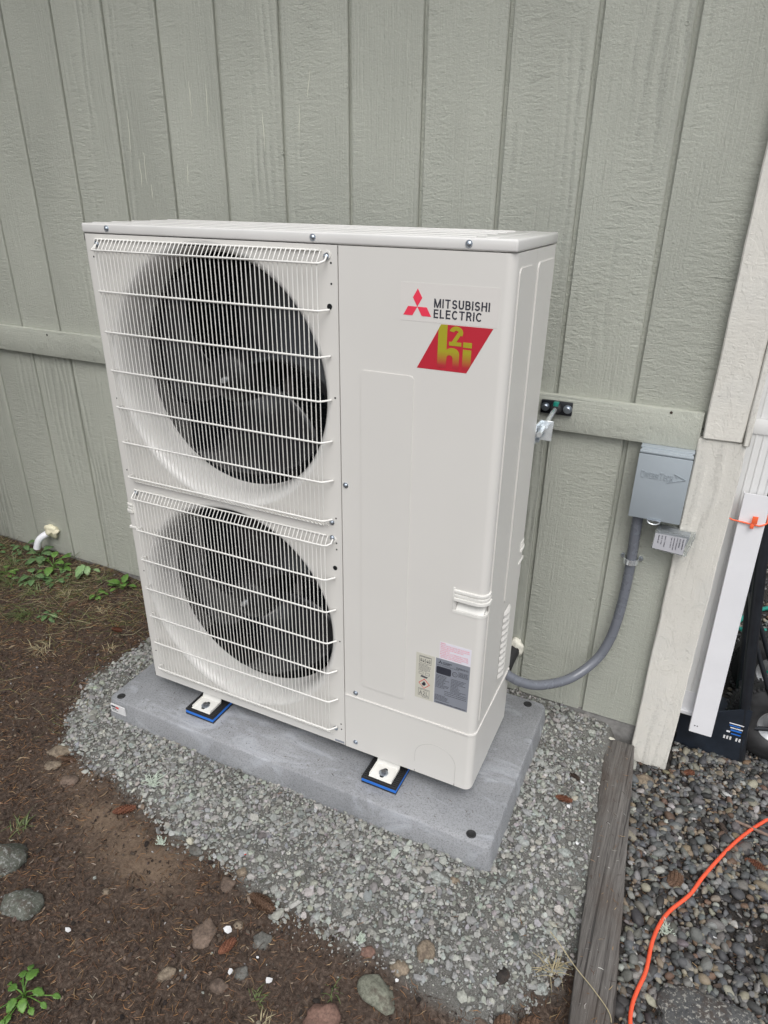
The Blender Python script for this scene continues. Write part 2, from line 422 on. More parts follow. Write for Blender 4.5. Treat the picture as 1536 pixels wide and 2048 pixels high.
FONT = None
try:
    FONT = bpy.data.fonts.load(bpy.utils.system_resource('DATAFILES') + '/fonts/Inter.woff2')
except Exception:
    FONT = None
def text(name, s, x, y, z, w, h, m, parent=None, bold=0., ext=.0001, basis=None, fit='both', spacing=1.0, heavy=0.):
    """lettering on a wall facing -y; bottom left corner x, z; w and h are its size"""
    cu = bpy.data.curves.new('t', 'FONT'); cu.body = s; cu.size = 1.0; cu.resolution_u = 2
    if FONT: cu.font = FONT
    cu.offset = bold; cu.extrude = 0.0; cu.space_character = spacing
    o = bpy.data.objects.new('t', cu); COL.objects.link(o)
    dg = bpy.context.evaluated_depsgraph_get(); dg.update()
    me = bpy.data.meshes.new_from_object(o.evaluated_get(dg))
    bpy.data.objects.remove(o); bpy.data.curves.remove(cu)
    n = len(me.vertices); co = np.empty(n * 3, dtype=np.float32); me.vertices.foreach_get('co', co); co = co.reshape(-1, 3)
    lo, hi = co.min(0), co.max(0)
    sx = w / (hi[0] - lo[0]); sz = h / (hi[1] - lo[1]) if h else sx
    out = np.stack([x + (co[:, 0] - lo[0]) * sx, np.full(n, y, dtype=np.float32), z + (co[:, 1] - lo[1]) * sz], 1)
    me.vertices.foreach_set('co', out.ravel().astype(np.float32))
    bm = bmesh.new(); bm.from_mesh(me)
    r = bmesh.ops.extrude_face_region(bm, geom=bm.faces[:])
    vs = [v for v in r['geom'] if isinstance(v, bmesh.types.BMVert)]
    bmesh.ops.translate(bm, verts=vs, vec=(0, -max(ext, .0001), 0))
    bpy.data.meshes.remove(me)
    if heavy:
        g0 = bm.verts[:] + bm.edges[:] + bm.faces[:]
        for k, (ax_, az_) in enumerate(((heavy, 0), (-heavy, 0), (0, heavy * .8), (0, -heavy * .8))):
            rd = bmesh.ops.duplicate(bm, geom=g0)
            bmesh.ops.translate(bm, verts=[v for v in rd['geom'] if isinstance(v, bmesh.types.BMVert)], vec=(ax_, -.00006 * (k + 1), az_))
    if basis is not None: bmesh.ops.transform(bm, matrix=basis, verts=bm.verts[:])
    return finish(bm, name, m, parent)
GLYPH = {   # centre-line strokes in a box of height 1: v/h bars, d diagonals, a arcs; first number is the width
 'M': (.86, [('v', 0, 0, 1), ('v', .86, 0, 1), ('d', 0, 1, .43, 0), ('d', .86, 1, .43, 0)]), 'I': (.0, [('v', 0, 0, 1)]),
 'T': (.66, [('h', 1, 0, .66), ('v', .33, 0, 1)]), 'H': (.62, [('v', 0, 0, 1), ('v', .62, 0, 1), ('h', .52, 0, .62)]),
 'E': (.52, [('v', 0, 0, 1), ('h', 1, 0, .55), ('h', .52, 0, .50), ('h', 0, 0, .55)]), 'L': (.48, [('v', 0, 0, 1), ('h', 0, 0, .50)]),
 'U': (.60, [('v', 0, .30, 1), ('v', .60, .30, 1), ('a', .30, .30, .30, .30, 180, 360)]), 'C': (.64, [('a', .36, .5, .36, .5, 42, 318)]),
 'S': (.56, [('a', .28, .74, .27, .26, 20, 270), ('a', .28, .25, .29, .25, 90, -165)]),
 'B': (.56, [('v', 0, 0, 1), ('h', 1, 0, .32), ('h', .53, 0, .34), ('h', 0, 0, .34), ('a', .32, .765, .20, .235, 90, -90), ('a', .34, .265, .24, .265, 90, -90)]),
 'R': (.58, [('v', 0, 0, 1), ('h', 1, 0, .34), ('h', .48, 0, .36), ('a', .34, .74, .22, .26, 90, -90), ('d', .34, .48, .60, 0)]),
 'D': (.62, [('v', 0, 0, 1), ('h', 1, 0, .24), ('h', 0, 0, .24), ('a', .24, .5, .40, .5, 90, -90)]), 'V': (.66, [('d', 0, 1, .33, 0), ('d', .66, 1, .33, 0)]),
 '2': (.54, [('a', .27, .73, .27, .27, 170, -30), ('d', .49, .60, .02, .02), ('h', 0, 0, .54)]),
}
def strokes(name, s, x, y, z, w, h, m, parent, t=.18, gap=.20, ext=.0002):
    bm = bmesh.new(); hc = h / (1 + t) ; th = t * hc; tot = 0
    for c in s: tot += GLYPH[c][0] + t + gap
    tot -= gap; k = w / (tot * hc); px = x; ty = th * max(k, .8); n_ = 0
    for c in s:
        gw, st_ = GLYPH[c]; ox = px + th * k / 2; oz = z + th / 2
        X_ = lambda u: ox + u * hc * k
        Z_ = lambda v: oz + v * hc
        for q in st_:
            n_ += 1; yy = y - .00004 * (n_ % 6); hw = th * k / 2; hv = th / 2
            if q[0] == 'v': P_ = [(X_(q[1]) - hw, Z_(q[2]) - hv * (q[2] in (0, 1))), (X_(q[1]) + hw, Z_(q[2]) - hv * (q[2] in (0, 1))), (X_(q[1]) + hw, Z_(q[3]) + hv), (X_(q[1]) - hw, Z_(q[3]) + hv)]
            elif q[0] == 'h': P_ = [(X_(q[2]) - hw, Z_(q[1]) - hv * .92), (X_(q[3]) + hw * .5, Z_(q[1]) - hv * .92), (X_(q[3]) + hw * .5, Z_(q[1]) + hv * .92), (X_(q[2]) - hw, Z_(q[1]) + hv * .92)]
            elif q[0] == 'd':
                e0 = hv if q[2] > q[4] else -hv
                P_ = [(X_(q[1]) - hw, Z_(q[2]) + e0), (X_(q[1]) + hw, Z_(q[2]) + e0), (X_(q[3]) + hw, Z_(q[4]) - e0), (X_(q[3]) - hw, Z_(q[4]) - e0)]
            else:
                P_ = []; N_ = 14; I_ = []
                for i in range(N_ + 1):
                    a = R(q[5] + (q[6] - q[5]) * i / N_); ca, sa = math.cos(a), math.sin(a)
                    P_.append((X_(q[1]) + (q[3] * hc * k + hw) * ca, Z_(q[2]) + (q[4] * hc + hv) * sa)); I_.append((X_(q[1]) + (q[3] * hc * k - hw) * ca, Z_(q[2]) + (q[4] * hc - hv) * sa))
                for i in range(N_): add_prism(bm, [P_[i], P_[i + 1], I_[i + 1], I_[i]], yy, yy - ext, 'y')
                continue
            add_prism(bm, P_, yy, yy - ext, 'y')
        px += (gw + t + gap) * hc * k
    return finish(bm, name, m, parent)
def sheet(name, poly, y, m, parent=None, t=.0003):
    return prism(name, poly, y, y - t, m, parent, 'y')
def rect(x0, x1, z0, z1): return [(x0, z0), (x1, z0), (x1, z1), (x0, z1)]

# numpy value noise for terrain
def vnoise(x, y, seed=0):
    xi = np.floor(x).astype(np.int64); yi = np.floor(y).astype(np.int64); fx = x - xi; fy = y - yi
    def hsh(a, b):
        n = (a * 374761393 + b * 668265263 + seed * 1274126177) & 0xffffffff
        n = ((n ^ (n >> 13)) * 1274126177) & 0xffffffff
        return ((n ^ (n >> 16)) & 0xffff) / 65535.0
    sx = fx * fx * (3 - 2 * fx); sy = fy * fy * (3 - 2 * fy)
    a = hsh(xi, yi) * (1 - sx) + hsh(xi + 1, yi) * sx; b = hsh(xi, yi + 1) * (1 - sx) + hsh(xi + 1, yi + 1) * sx
    return a * (1 - sy) + b * sy
def fbm(x, y, f, o=4, seed=0):
    s = np.zeros_like(x); a = 1.; t = 0.
    for k in range(o):
        s += a * (vnoise(x * f, y * f, seed + k) - .5); t += a * .5; a *= .5; f *= 2.03
    return s / t
def sstep(a, b, x):
    t = np.clip((x - a) / (b - a), 0, 1); return t * t * (3 - 2 * t)

WY = 0.5436      # wall plane
GRAVEL = np.array([(-.26, .60), (-.285, .22), (-.315, .04), (-.24, -.12), (-.157, -.257), (.074, -.285), (.258, -.322), (.426, -.372), (.583, -.38), (.733, -.405),
                   (.944, -.412), (1.16, -.42), (1.24, -.41), (1.302, -.316), (1.38, -.19), (1.46, .0), (1.47, .60)])
def in_poly(x, y, P):
    ins = np.zeros(x.shape, bool); n = len(P)
    for i in range(n):
        x1, y1 = P[i]; x2, y2 = P[(i + 1) % n]
        c = ((y1 > y) != (y2 > y)) & (x < (x2 - x1) * (y - y1) / (y2 - y1 + 1e-12) + x1)
        ins ^= c
    return ins
def poly_dist(x, y, P):
    d = np.full(x.shape, 1e9)
    for i in range(len(P) - 1):
        a, b = P[i], P[i + 1]; ab = b - a
        t = np.clip(((x - a[0]) * ab[0] + (y - a[1]) * ab[1]) / (ab @ ab), 0, 1)
        d = np.minimum(d, np.hypot(x - a[0] - t * ab[0], y - a[1] - t * ab[1]))
    return np.where(in_poly(x, y, P), d, -d)
def timber_x(y): return 1.33 + (.47 - y) * .0747       # left edge of the edging timber
def ground_h(x, y):
    x = np.asarray(x, float); y = np.asarray(y, float)
    right = sstep(-.002, .06, x - timber_x(y))
    d = poly_dist(x, y, GRAVEL)
    left = -.02 + .010 * fbm(x, y, 5, 4, 3) + .05 * sstep(-.55, -1.1, x) * sstep(.1, .5, y) - .022 * sstep(-.40, -.60, y) * sstep(.4, 1.1, x)
    g = sstep(-.05, .10, d)
    left = left * (1 - g) + g * (-.004 + .007 * fbm(x, y, 9, 3, 9))
    left = left - .028 * sstep(.12, -.15, y) * sstep(1.15, 1.30, x) - .019 * sstep(-.15, -.015, x - timber_x(y)) + .030 * sstep(.38, .53, y) * sstep(-1.0, -.7, x)
    rt = -.052 - .028 * sstep(.1, .5, y) + .012 * fbm(x, y, 7, 3, 21)
    return left * (1 - right) + rt * right
def gz(x, y): return float(ground_h(np.array([x]), np.array([y]))[0])

# ------------------------------------------------------------------ setting: ground
def axis(lo, hi, step, far):
    mid = np.arange(lo, hi + step / 2, step); out = []; s = step; v = lo
    while v > -far: s *= 1.6; v -= s; out.append(v)
    out2 = []; s = step; v = hi
    while v < far: s *= 1.6; v += s; out2.append(v)
    return np.concatenate([out[::-1], mid, out2])
gx, gy = axis(-1.9, 2.5, .0125, 60.), axis(-1.0, 1.7, .0125, 60.)
X, Y = np.meshgrid(gx, gy)
Zg = ground_h(X, Y); Zg += .0035 * fbm(X, Y, 45, 3, 40)
nx, ny = len(gx), len(gy)
idx = np.arange(nx * ny).reshape(ny, nx)
quads = np.stack([idx[:-1, :-1], idx[:-1, 1:], idx[1:, 1:], idx[1:, :-1]], -1).reshape(-1, 4)
def np_mesh(name, V, F, tint=None, attr='tint', smooth=False):
    me = bpy.data.meshes.new(name); nf, k = F.shape
    me.vertices.add(len(V)); me.vertices.foreach_set('co', np.asarray(V, np.float32).ravel())
    me.loops.add(nf * k); me.loops.foreach_set('vertex_index', F.astype(np.int32).ravel())
    me.polygons.add(nf); me.polygons.foreach_set('loop_start', (np.arange(nf) * k).astype(np.int32))
    me.polygons.foreach_set('loop_total', np.full(nf, k, np.int32)) if hasattr(me.polygons, 'foreach_set') else None
    me.update(calc_edges=True)
    if tint is not None:
        a = me.attributes.new(attr, 'FLOAT_COLOR', 'POINT')
        c = np.ones((len(V), 4), np.float32); c[:, :3] = tint; a.data.foreach_set('color', c.ravel())
    me.polygons.foreach_set('use_smooth', np.full(nf, smooth))
    return me
dd = poly_dist(X, Y, GRAVEL)
zone = np.zeros((ny, nx, 3))
zone[..., 0] = sstep(-.03, .03, dd + .05 * fbm(X, Y, 14, 4, 5))
rightside = sstep(.02, .06, X - timber_x(Y))
zone[..., 1] = np.maximum(rightside, sstep(1.45, 1.5, X))
zone[..., 0] *= 1 - rightside
tanp = np.exp(-(((X - .34) / .13) ** 2 + ((Y + .45) / .07) ** 2)) + .8 * np.exp(-(((X - .16) / .10) ** 2 + ((Y + .40) / .05) ** 2)) + .6 * np.exp(-(((X + .02) / .10) ** 2 + ((Y + .33) / .04) ** 2))
zone[..., 2] = np.clip(tanp * (1 + .8 * fbm(X, Y, 18, 3, 8)), 0, 1)
me = np_mesh('ground', np.stack([X, Y, Zg], -1).reshape(-1, 3), quads, zone.reshape(-1, 3), 'zone', True)
ground = kind(mesh_obj('ground', me, 'ground'), 'structure')

# ------------------------------------------------------------------ the house wall
house = tag(empty('house', (0, WY, 0)), 'sage green house wall of grooved wood siding with peeling cream corner boards', 'house')
def hpart(o):
    o.parent = house; o.matrix_parent_inverse = Matrix.Translation((0, -WY, 0)); return o
TOPG = {-6: -2.02, -5: -1.815, -4: -1.61, -3: -1.407, -2: -1.203, -1: -1.004, 0: -.80, 1: -.588, 2: -.383, 3: -.184, 4: .021, 5: .220, 6: .4265, 7: .6315, 8: .8405, 9: 1.040, 10: 1.2405}
LOWG = dict(TOPG); LOWG.update({-3: -1.408, -2: -1.191, -1: -.978, 0: -.775, 9: 1.036, 10: 1.2415})
def plank_run(G, z0, z1, joint):
    ks = sorted(G); xs = [(G[k], k) for k in ks] + [(1.505, 99)]
    for (a, k), (b, k2) in zip(xs, xs[1:]):
        ga = .0016 if k in joint else .0052
        gb = .0016 if k2 in joint else .0052
        if k in joint: gl = .0012
        else: gl = .0054
        if k2 in joint: gr = .0105      # shiplap: this plank's edge is rabbeted further back
        else: gr = .0054
        if k2 == 99: gr = 0
        lo, hi = a + gl, b - gr
        bm = bmesh.new()
        # front with chamfered long edges, body behind it
        y0 = WY; ch = .0022
        poly = [(lo, y0 + .0145), (lo, y0 + ch * 1.4), (lo + ch, y0), (hi - ch, y0), (hi, y0 + ch * 1.4), (hi, y0 + .0145)]
        add_prism(bm, poly, z0, z1, 'z')
        hpart(finish(bm, 'plank', 'siding'))
plank_run(TOPG, .992, 2.72, {-4, 0, 4, 8 + 1, 10} - {0, 9})
plank_run(LOWG, .034, .986, {-4, 4, 9, 10, 0} - {0})
hpart(box('sheathing', (-2.02, WY + .0115, .034), (1.50, WY + .11, 2.72), 'siding'))
hpart(lab(box('trim_board', (-2.02, WY - .0195, .9385), (1.4085, WY - .0003, 1.034), 'trim', bev=.0022), 'horizontal sage trim board across the siding joint'))
hpart(box('foundation', (-2.02, WY + .004, -.25), (1.50, WY + .12, .0335), 'foundation'))
def rough_board(name, lo, hi, m, n=(3, 2, 26), amp=.0016, taper=None, seed=1):
    bm = bmesh.new(); lo = Vector(lo); hi = Vector(hi); d = hi - lo
    add_box(bm, lo, hi, .003, 1)
    L = max(range(3), key=lambda i: d[i])
    for k in range(1, n[2]):
        pt = lo.copy(); pt[L] += d[L] * k / n[2]; no = Vector((0, 0, 0)); no[L] = 1
        bmesh.ops.bisect_plane(bm, geom=bm.verts[:] + bm.edges[:] + bm.faces[:], plane_co=pt, plane_no=no)
    for v in bm.verts:
        q = v.co * 9 + Vector((seed * 7.3, 0, 0))
        v.co += amp * Vector(mnoise.noise_vector(q))
        v.co += amp * .7 * Vector(mnoise.noise_vector(v.co * 40))
        if taper: taper(v.co)
    return finish(bm, name, m, angle=40)
hpart(lab(rough_board('corner_board', (1.4065, WY - .024, -.085), (1.5150, WY - .0005, .9725), 'cream'), 'lower cream corner board with wrinkled peeling paint'))
hpart(lab(rough_board('corner_board', (1.4135, WY - .030, .9745), (1.5035, WY - .0005, 2.74), 'cream', n=(3, 2, 36), seed=4), 'upper cream corner board overlapping the lower one'))
hpart(lab(rough_board('corner_board', (1.5045, WY - .033, .9685), (1.5185, WY + .034, 2.74), 'cream', n=(3, 2, 36), seed=6), 'cream corner board on the side wall'))
# return wall round the corner
for k in range(9):
    y0 = WY + .002 + .2032 * k
    bm = bmesh.new()
    add_prism(bm, [(1.494, y0 + .005), (1.5012, y0 + .005), (1.5035, y0 + .007), (1.5035, y0 + .1962), (1.5012, y0 + .1982), (1.494, y0 + .1982)], .034, 2.72, 'z')
    hpart(finish(bm, 'plank', 'siding'))
hpart(box('sheathing', (1.42, WY + .112, .034), (1.4945, WY + 1.85, 2.72), 'siding'))
hpart(box('foundation', (1.42, WY + .122, -.25), (1.4985, WY + 1.85, .0335), 'foundation'))
# unseen roof overhang above the frame, added to shade the wall
hpart(box('shade_eave', (-2.6, WY - .42, 2.7205), (1.92, WY + 1.9, 2.86), 'cream'))
# nail with a rust mark, dark knot hole and pale scrapes on the paint
hpart(lab(lathe('nail', [(0, .0012), (.0032, .0010), (.0036, 0)], 'cone_dark', seg=12, mat=Matrix.Translation((1.333, WY - .0196, 1.026)) @ FACE_Y), 'rusty nail head in the trim board'))
hpart(lathe('knot_hole', [(0, .0006), (.0036, .0006), (.004, 0)], 'dark', seg=12, mat=Matrix.Translation((-.85, WY - .0196, 1.018)) @ FACE_Y))
for dx_, dz_ in ((.823, 1.777), (1.217, 1.835), (1.213, 1.536), (1.21, 1.374), (.578, 1.633), (.416, 1.758), (.213, 1.608), (.003, 1.80), (-.006, 1.473), (.818, 1.451), (1.222, .893), (1.228, .714), (1.208, .616), (1.221, .436)):
    hpart(lathe('nail_head', [(0, -.0006), (.0024, -.0004), (.0038, .0009), (.0050, .0007), (.0058, -.0004)], 'siding', seg=14, mat=Matrix.Translation((dx_, WY, dz_)) @ Matrix.Diagonal((1, 1, random.uniform(.7, 1.6), 1)) @ FACE_Y))
for ax, az, bx_, bz in ((-.091, 1.671, -.091, 1.582), (-.030, 1.662, -.036, 1.558), (.154, 1.587, .155, 1.493), (.310, 1.678, .300, 1.617), (.274, 1.603, .270, 1.521),
                        (-.335, 1.608, -.341, 1.488), (-.289, 1.494, -.292, 1.405), (-.311, 1.478, -.312, 1.398), (-.124, 1.463, -.129, 1.402), (-.275, 1.408, -.275, 1.362)):
    pts = []
    n = 9
    for i in range(n + 1):
        t = i / n; pts.append((ax + (bx_ - ax) * t + random.uniform(-.0015, .0015), WY - .0002, ZB + az + (bz - az) * t))
    rad = [.0013 * math.sin(math.pi * (.12 + .83 * i / n)) * random.uniform(.7, 1.2) for i in range(n + 1)]
    hpart(tube('scrape', pts, rad, 'scrape', sides=6))

# ------------------------------------------------------------------ polymer slab
PT = ZB - .052                                     # top of the slab
slab = tag(empty('equipment_pad', (.52, .19, 0)), 'grey rough polymer slab bedded in gravel under the heat pump', 'pad')
def spart(o): o.parent = slab; o.matrix_parent_inverse = Matrix.Translation((-.52, -.19, 0)); return o
bm = bmesh.new()
prof = [(0.0, -.045), (0.0, -.006), (.0085, PT - .006), (.0105, PT - .002), (.0135, PT)]       # inset, z
x0, x1, y0, y1 = -.112, 1.150, -.112, .487
rings = []
for ins, z in prof:
    rings.append([bm.verts.new((x, y, z)) for x, y in rrect(x0 + ins, x1 - ins, y0 + ins, y1 - ins, .022 - ins * .3, 5)])
for a, b in zip(rings, rings[1:]):
    n = len(a)
    for i in range(n): bm.faces.new((a[i], a[(i + 1) % n], b[(i + 1) % n], b[i]))
bm.faces.new(rings[-1]); bm.faces.new(rings[0][::-1])
spart(finish(bm, 'slab', 'slab', angle=60))
for k, (x, y) in enumerate(((-.070, -.082), (1.086, -.080), (1.089, .452), (-.075, .44))):
    spart(lathe('hole_plug', [(0, .0006), (.0090, .0008), (.0105, .0018), (.0125, .0005), (.0125, -.003)], 'black_rubber', seg=20, mat=Matrix.Translation((x, y, PT + .0008))))
st = spart(lab(box('sticker', (-.088, -.1122, .026), (-.030, -.1085, .056), 'paper'), 'small white sticker with red and black print'))
for a, b, c, d, m in ((-.085, -.0675, .0455, .052, 'ink'), (-.0665, -.055, .0445, .0515, 'red_ink'), (-.083, -.066, .038, .0415, 'ink'), (-.083, -.060, .033, .035, 'ink_grey')):
    s2 = sheet('print', rect(a, b, c, d), -.1123, m); s2.parent = st

# ------------------------------------------------------------------ vibration pads
def vib_pad(x, y, label):
    t = tag(empty('vibration_pad', (x, y, PT)), label, 'vibration pad', 'vibration pads under the feet')
    box('core', (-.051, -.048, .0062), (.051, .048, .0162), 'blue_foam', t, bev=.001, seg=1)
    bm = bmesh.new(); bm2 = bmesh.new()
    for b_, z0, z1 in ((bm, .0165, .0222), (bm2, .0003, .0060)):
        add_box(b_, (-.051, -.048, z0 if z0 > .01 else z0 + .0028), (.051, .048, z0 + .0028 if z0 > .01 else z1))
        for i in range(15):
            yy = -.0465 + i * .00655
            add_box(b_, (-.051, yy, z0 + .0028 if z0 > .01 else z0), (.051, yy + .0036, z1 if z0 > .01 else z0 + .0028))
    finish(bm, 'rubber_layer', 'black_rubber', t); finish(bm2, 'rubber_layer', 'black_rubber', t)
    return t
vib_pad(.216, -.006, 'black and blue ribbed rubber pad under the front foot below the fans')
vib_pad(.816, -.006, 'black and blue ribbed rubber pad under the front foot below the stickers')
vib_pad(.216, .315, 'black and blue ribbed rubber pad under the rear foot behind the fans')
vib_pad(.816, .315, 'black and blue ribbed rubber pad under the rear foot near the conduit')

# ------------------------------------------------------------------ the heat pump (local z = 0 at its base)
W, D, H = 1.05, .315, 1.319
hp = tag(empty('heat_pump', (0, 0, ZB)), 'tall ivory outdoor heat pump with two caged fans and a red three-diamond emblem', 'heat pump')
core_in = 'dark'
# body core (behind the skins)
bm = bmesh.new()
add_box(bm, (.690, .036, .004), (1.014, .312, 1.294))
finish(bm, 'chassis', 'dark', hp)
bm = bmesh.new()
add_box(bm, (.0, .300, .0), (.690, .3145, 1.296)); add_box(bm, (.0005, .002, -.001), (.690, .300, .010)); add_box(bm, (.0005, .002, 1.280), (.690, .300, 1.2955))
add_box(bm, (.006, .288, .010), (.690, .2995, 1.280))
finish(bm, 'rear_panel', 'dark', hp)
# fan side sheet: front with two round openings, folded left edge
FAN = [(.350, .978), (.350, .345)]
OPEN = [(.034, .666, .6625, 1.2935), (.034, .666, .029, .6605)]
RO = .314
def hole_plate(bm, x0, x1, z0, z1, c, r, y, n=96):
    ang = sorted(set([2 * math.pi * k / n for k in range(n)] + [math.atan2(z - c[1], x - c[0]) % (2 * math.pi) for x in (x0, x1) for z in (z0, z1)]))
    inner, outer = [], []
    for a in ang:
        ca, sa = math.cos(a), math.sin(a)
        t = min([(x1 - c[0]) / ca if ca > 1e-9 else 1e9, (x0 - c[0]) / ca if ca < -1e-9 else 1e9, (z1 - c[1]) / sa if sa > 1e-9 else 1e9, (z0 - c[1]) / sa if sa < -1e-9 else 1e9])
        inner.append(bm.verts.new((c[0] + r * ca, y, c[1] + r * sa))); outer.append(bm.verts.new((c[0] + t * ca, y, c[1] + t * sa)))
    m = len(ang)
    for i in range(m): bm.faces.new((inner[i], inner[(i + 1) % m], outer[(i + 1) % m], outer[i]))
bm = bmesh.new()
def quad_xz(bm, x0, x1, z0, z1, y): bm.faces.new([bm.verts.new(p) for p in ((x0, y, z0), (x1, y, z0), (x1, y, z1), (x0, y, z1))])
for c, o in zip(FAN, OPEN): hole_plate(bm, o[0], o[1], o[2], o[3], c, RO, 0.0)
r0 = .008
quad_xz(bm, r0, .034, 0, 1.296, 0); quad_xz(bm, .666, .6865, 0, 1.296, 0)
quad_xz(bm, .034, .666, 0, .029, 0); quad_xz(bm, .034, .666, .6605, .6625, 0); quad_xz(bm, .034, .666, 1.2935, 1.296, 0)
prev = [bm.verts.new((r0, 0, z)) for z in (0, 1.296)]
for k in range(1, 6):
    a = R(90 * k / 5); cur = [bm.verts.new((r0 - r0 * math.sin(a), r0 - r0 * math.cos(a), z)) for z in (0, 1.296)]
    bm.faces.new((prev[0], prev[1], cur[1], cur[0])); prev = cur
cur = [bm.verts.new((0, .300, z)) for z in (0, 1.296)]; bm.faces.new((prev[0], prev[1], cur[1], cur[0]))
bmesh.ops.remove_doubles(bm, verts=bm.verts[:], dist=.0002)
for f in bm.faces:
    f.normal_update()
    if f.normal.y > .01 or f.normal.x > .5: f.normal_flip()
me = bpy.data.meshes.new('fan_panel'); bm.to_mesh(me); bm.free(); fp = mesh_obj('fan_panel', me, 'ivory', hp); me.shade_smooth(); me.set_sharp_from_angle(angle=R(20))
# right folded edge and the seam
box('panel_flange', (.6853, .0008, 0), (.6868, .02, 1.296), 'ivory', hp)
# bell mouths, fans, coil
for i, c in enumerate(FAN):
    prof = [(RO, .0)]
    for k in range(1, 13):
        a = R(90 * k / 12); prof.append((.289 + (RO - .289) * (1 - math.sin(a)), .058 * (1 - math.cos(a))))
    prof += [(.289, .100), (.2925, .100), (.297, .05), (RO + .003, .003)]
    lathe('bell_mouth', [(r, -h) for r, h in prof], 'bell', hp, seg=96, mat=Matrix.Translation((c[0], 0.0004, c[1])) @ FACE_Y, angle=50)
    fan = empty('fan', (c[0], .100, c[1])); fan.parent = hp
    lathe('hub', [(0, .055), (.03, .054), (.052, .047), (.060, .035), (.062, -.03), (0, -.03)], 'hubm', fan, seg=40, mat=FACE_Y)
    lathe('hub_nut', [(0, .070), (.006, .070), (.0075, .066), (.0075, .0545), (.013, .0545), (.013, .053)], 'zinc_bright', fan, seg=16, mat=FACE_Y)
    ph0 = (R(-52), R(-28))[i]
    for b in range(3):
        bm = bmesh.new(); nr, na = 10, 14; g = []
        for ir in range(nr + 1):
            t = ir / nr; rr = .055 + t * (.279 - .055); row = []
            sweep = -.55 * t ** 1.4; span = R(66) + R(24) * t
            for ia in range(na + 1):
                s = ia / na
                a = ph0 + b * 2 * math.pi / 3 + sweep + span * (s - .5)
                rad = rr - (.018 * (2 * s - 1) ** 2 if ir == nr else 0)
                yy = .046 * (s - .5) * 1.5 * (1 - .25 * t) + .012 * math.sin(math.pi * s)
                row.append(bm.verts.new((rad * math.cos(a), yy, rad * math.sin(a))))
            g.append(row)
        for ir in range(nr):
            for ia in range(na): bm.faces.new((g[ir][ia], g[ir + 1][ia], g[ir + 1][ia + 1], g[ir][ia + 1]))
        bl = finish(bm, 'blade', 'blade', fan, smooth=True)
        so = bl.modifiers.new('s', 'SOLIDIFY'); so.thickness = .0035
    # motor behind
    lathe('motor', [(0, -.03), (.05, -.03), (.055, -.12), (0, -.12)], 'dark', fan, seg=24, mat=FACE_Y)
box('coil', (.012, .278, .014), (.684, .2865, 1.276), 'coil', hp)
# a pair of motor stays standing behind the fans
for x in (.300, .388): box('motor_stay', (x, .236, .012), (x + .022, .244, 1.278), 'steel_dark', hp)
# front service panel wrapped round the corner
def wrap_outline(x0, ys, inset=0., rc=.020):
    xr = W - inset; y = inset; out = [(x0, y)]
    for k in range(9):
        a = R(-90 + 90 * k / 8); out.append((xr - rc + rc * math.cos(a), y + rc + rc * math.sin(a)))
    out.append((xr, ys)); return out
def wrapped_panel(name, x0, ys, z0, z1, inset=0.):
    o = wrap_outline(x0, ys, inset); poly = o + [(W - .012, ys), (W - .012, .014), (x0, .014)]
    return prism(name, poly, z0, z1, 'ivory', hp, 'z', angle=25)
svc = wrapped_panel('service_panel', .6892, .1475, .1835, 1.2955)
basep = wrapped_panel('base_panel', .6892, .1475, .0, .1765, inset=-.0015)
# lip at the panel joint
bm = bmesh.new()
o1 = wrap_outline(.6892, .30, -.0028); o2 = [(x - (.004 if x > W - .02 else 0), y + (.004 if y < .02 else 0)) for x, y in o1]
add_prism(bm, o1 + [(W - .02, .30), (W - .02, .02), (.6892, .02)], .1768, .1832, 'z')
bmesh.ops.bevel(bm, geom=bm.edges[:], offset=.0012, segments=2, affect='EDGES')
finish(bm, 'panel_lip', 'ivory', hp, angle=25)
prism('side_panel', [(W - .0005, .1500), (W - .0005, .308), (W - .007, .3148), (W - .012, .3148), (W - .012, .1500)], .1835, 1.2955, 'ivory', hp)
prism('side_panel', [(W + .0005, .1500), (W + .0005, .308), (W - .007, .3148), (W - .012, .3148), (W - .012, .1500)], 0, .1765, 'ivory', hp)
# embossed fields
bm = bmesh.new()
for poly, a, b, ax in ((rrect(.738, .861, .226, 1.056, .010), .0004, -.0016, 'y'),):
    add_prism(bm, poly, a, b, ax, bev=.0014)
lab(finish(bm, 'embossed_field', 'ivory', hp, angle=50), 'long raised rectangle pressed into the service panel')
for ya, yb, zb in ((.026, .128, .200), (.164, .302, .470)):
    bm = bmesh.new(); add_prism(bm, rrect(ya, yb, zb, 1.270, .014), W - .0008, W + .0020, 'x', bev=.0016)
    finish(bm, 'embossed_field', 'ivory', hp, angle=50)
# lid
lid = empty('lid', (0, 0, 0)); lid.parent = hp
bm = bmesh.new(); add_box(bm, (-.0008, -.0008, 1.2968), (W + .0008, D + .002, H), .0042, 3)
finish(bm, 'lid_shell', 'lidm', lid, angle=40)
for k, (yy, w2) in enumerate(((.022, .010), (.082, .012), (.148, .012), (.214, .012), (.278, .014))):
    box('lid_rib', (.012, yy, H - .002), (.965, yy + w2, H + .0014), 'lidm', lid, bev=.0010)
box('lid_rib', (.985, .016, H - .002), (1.008, .30, H + .0014), 'lidm', lid, bev=.0010)
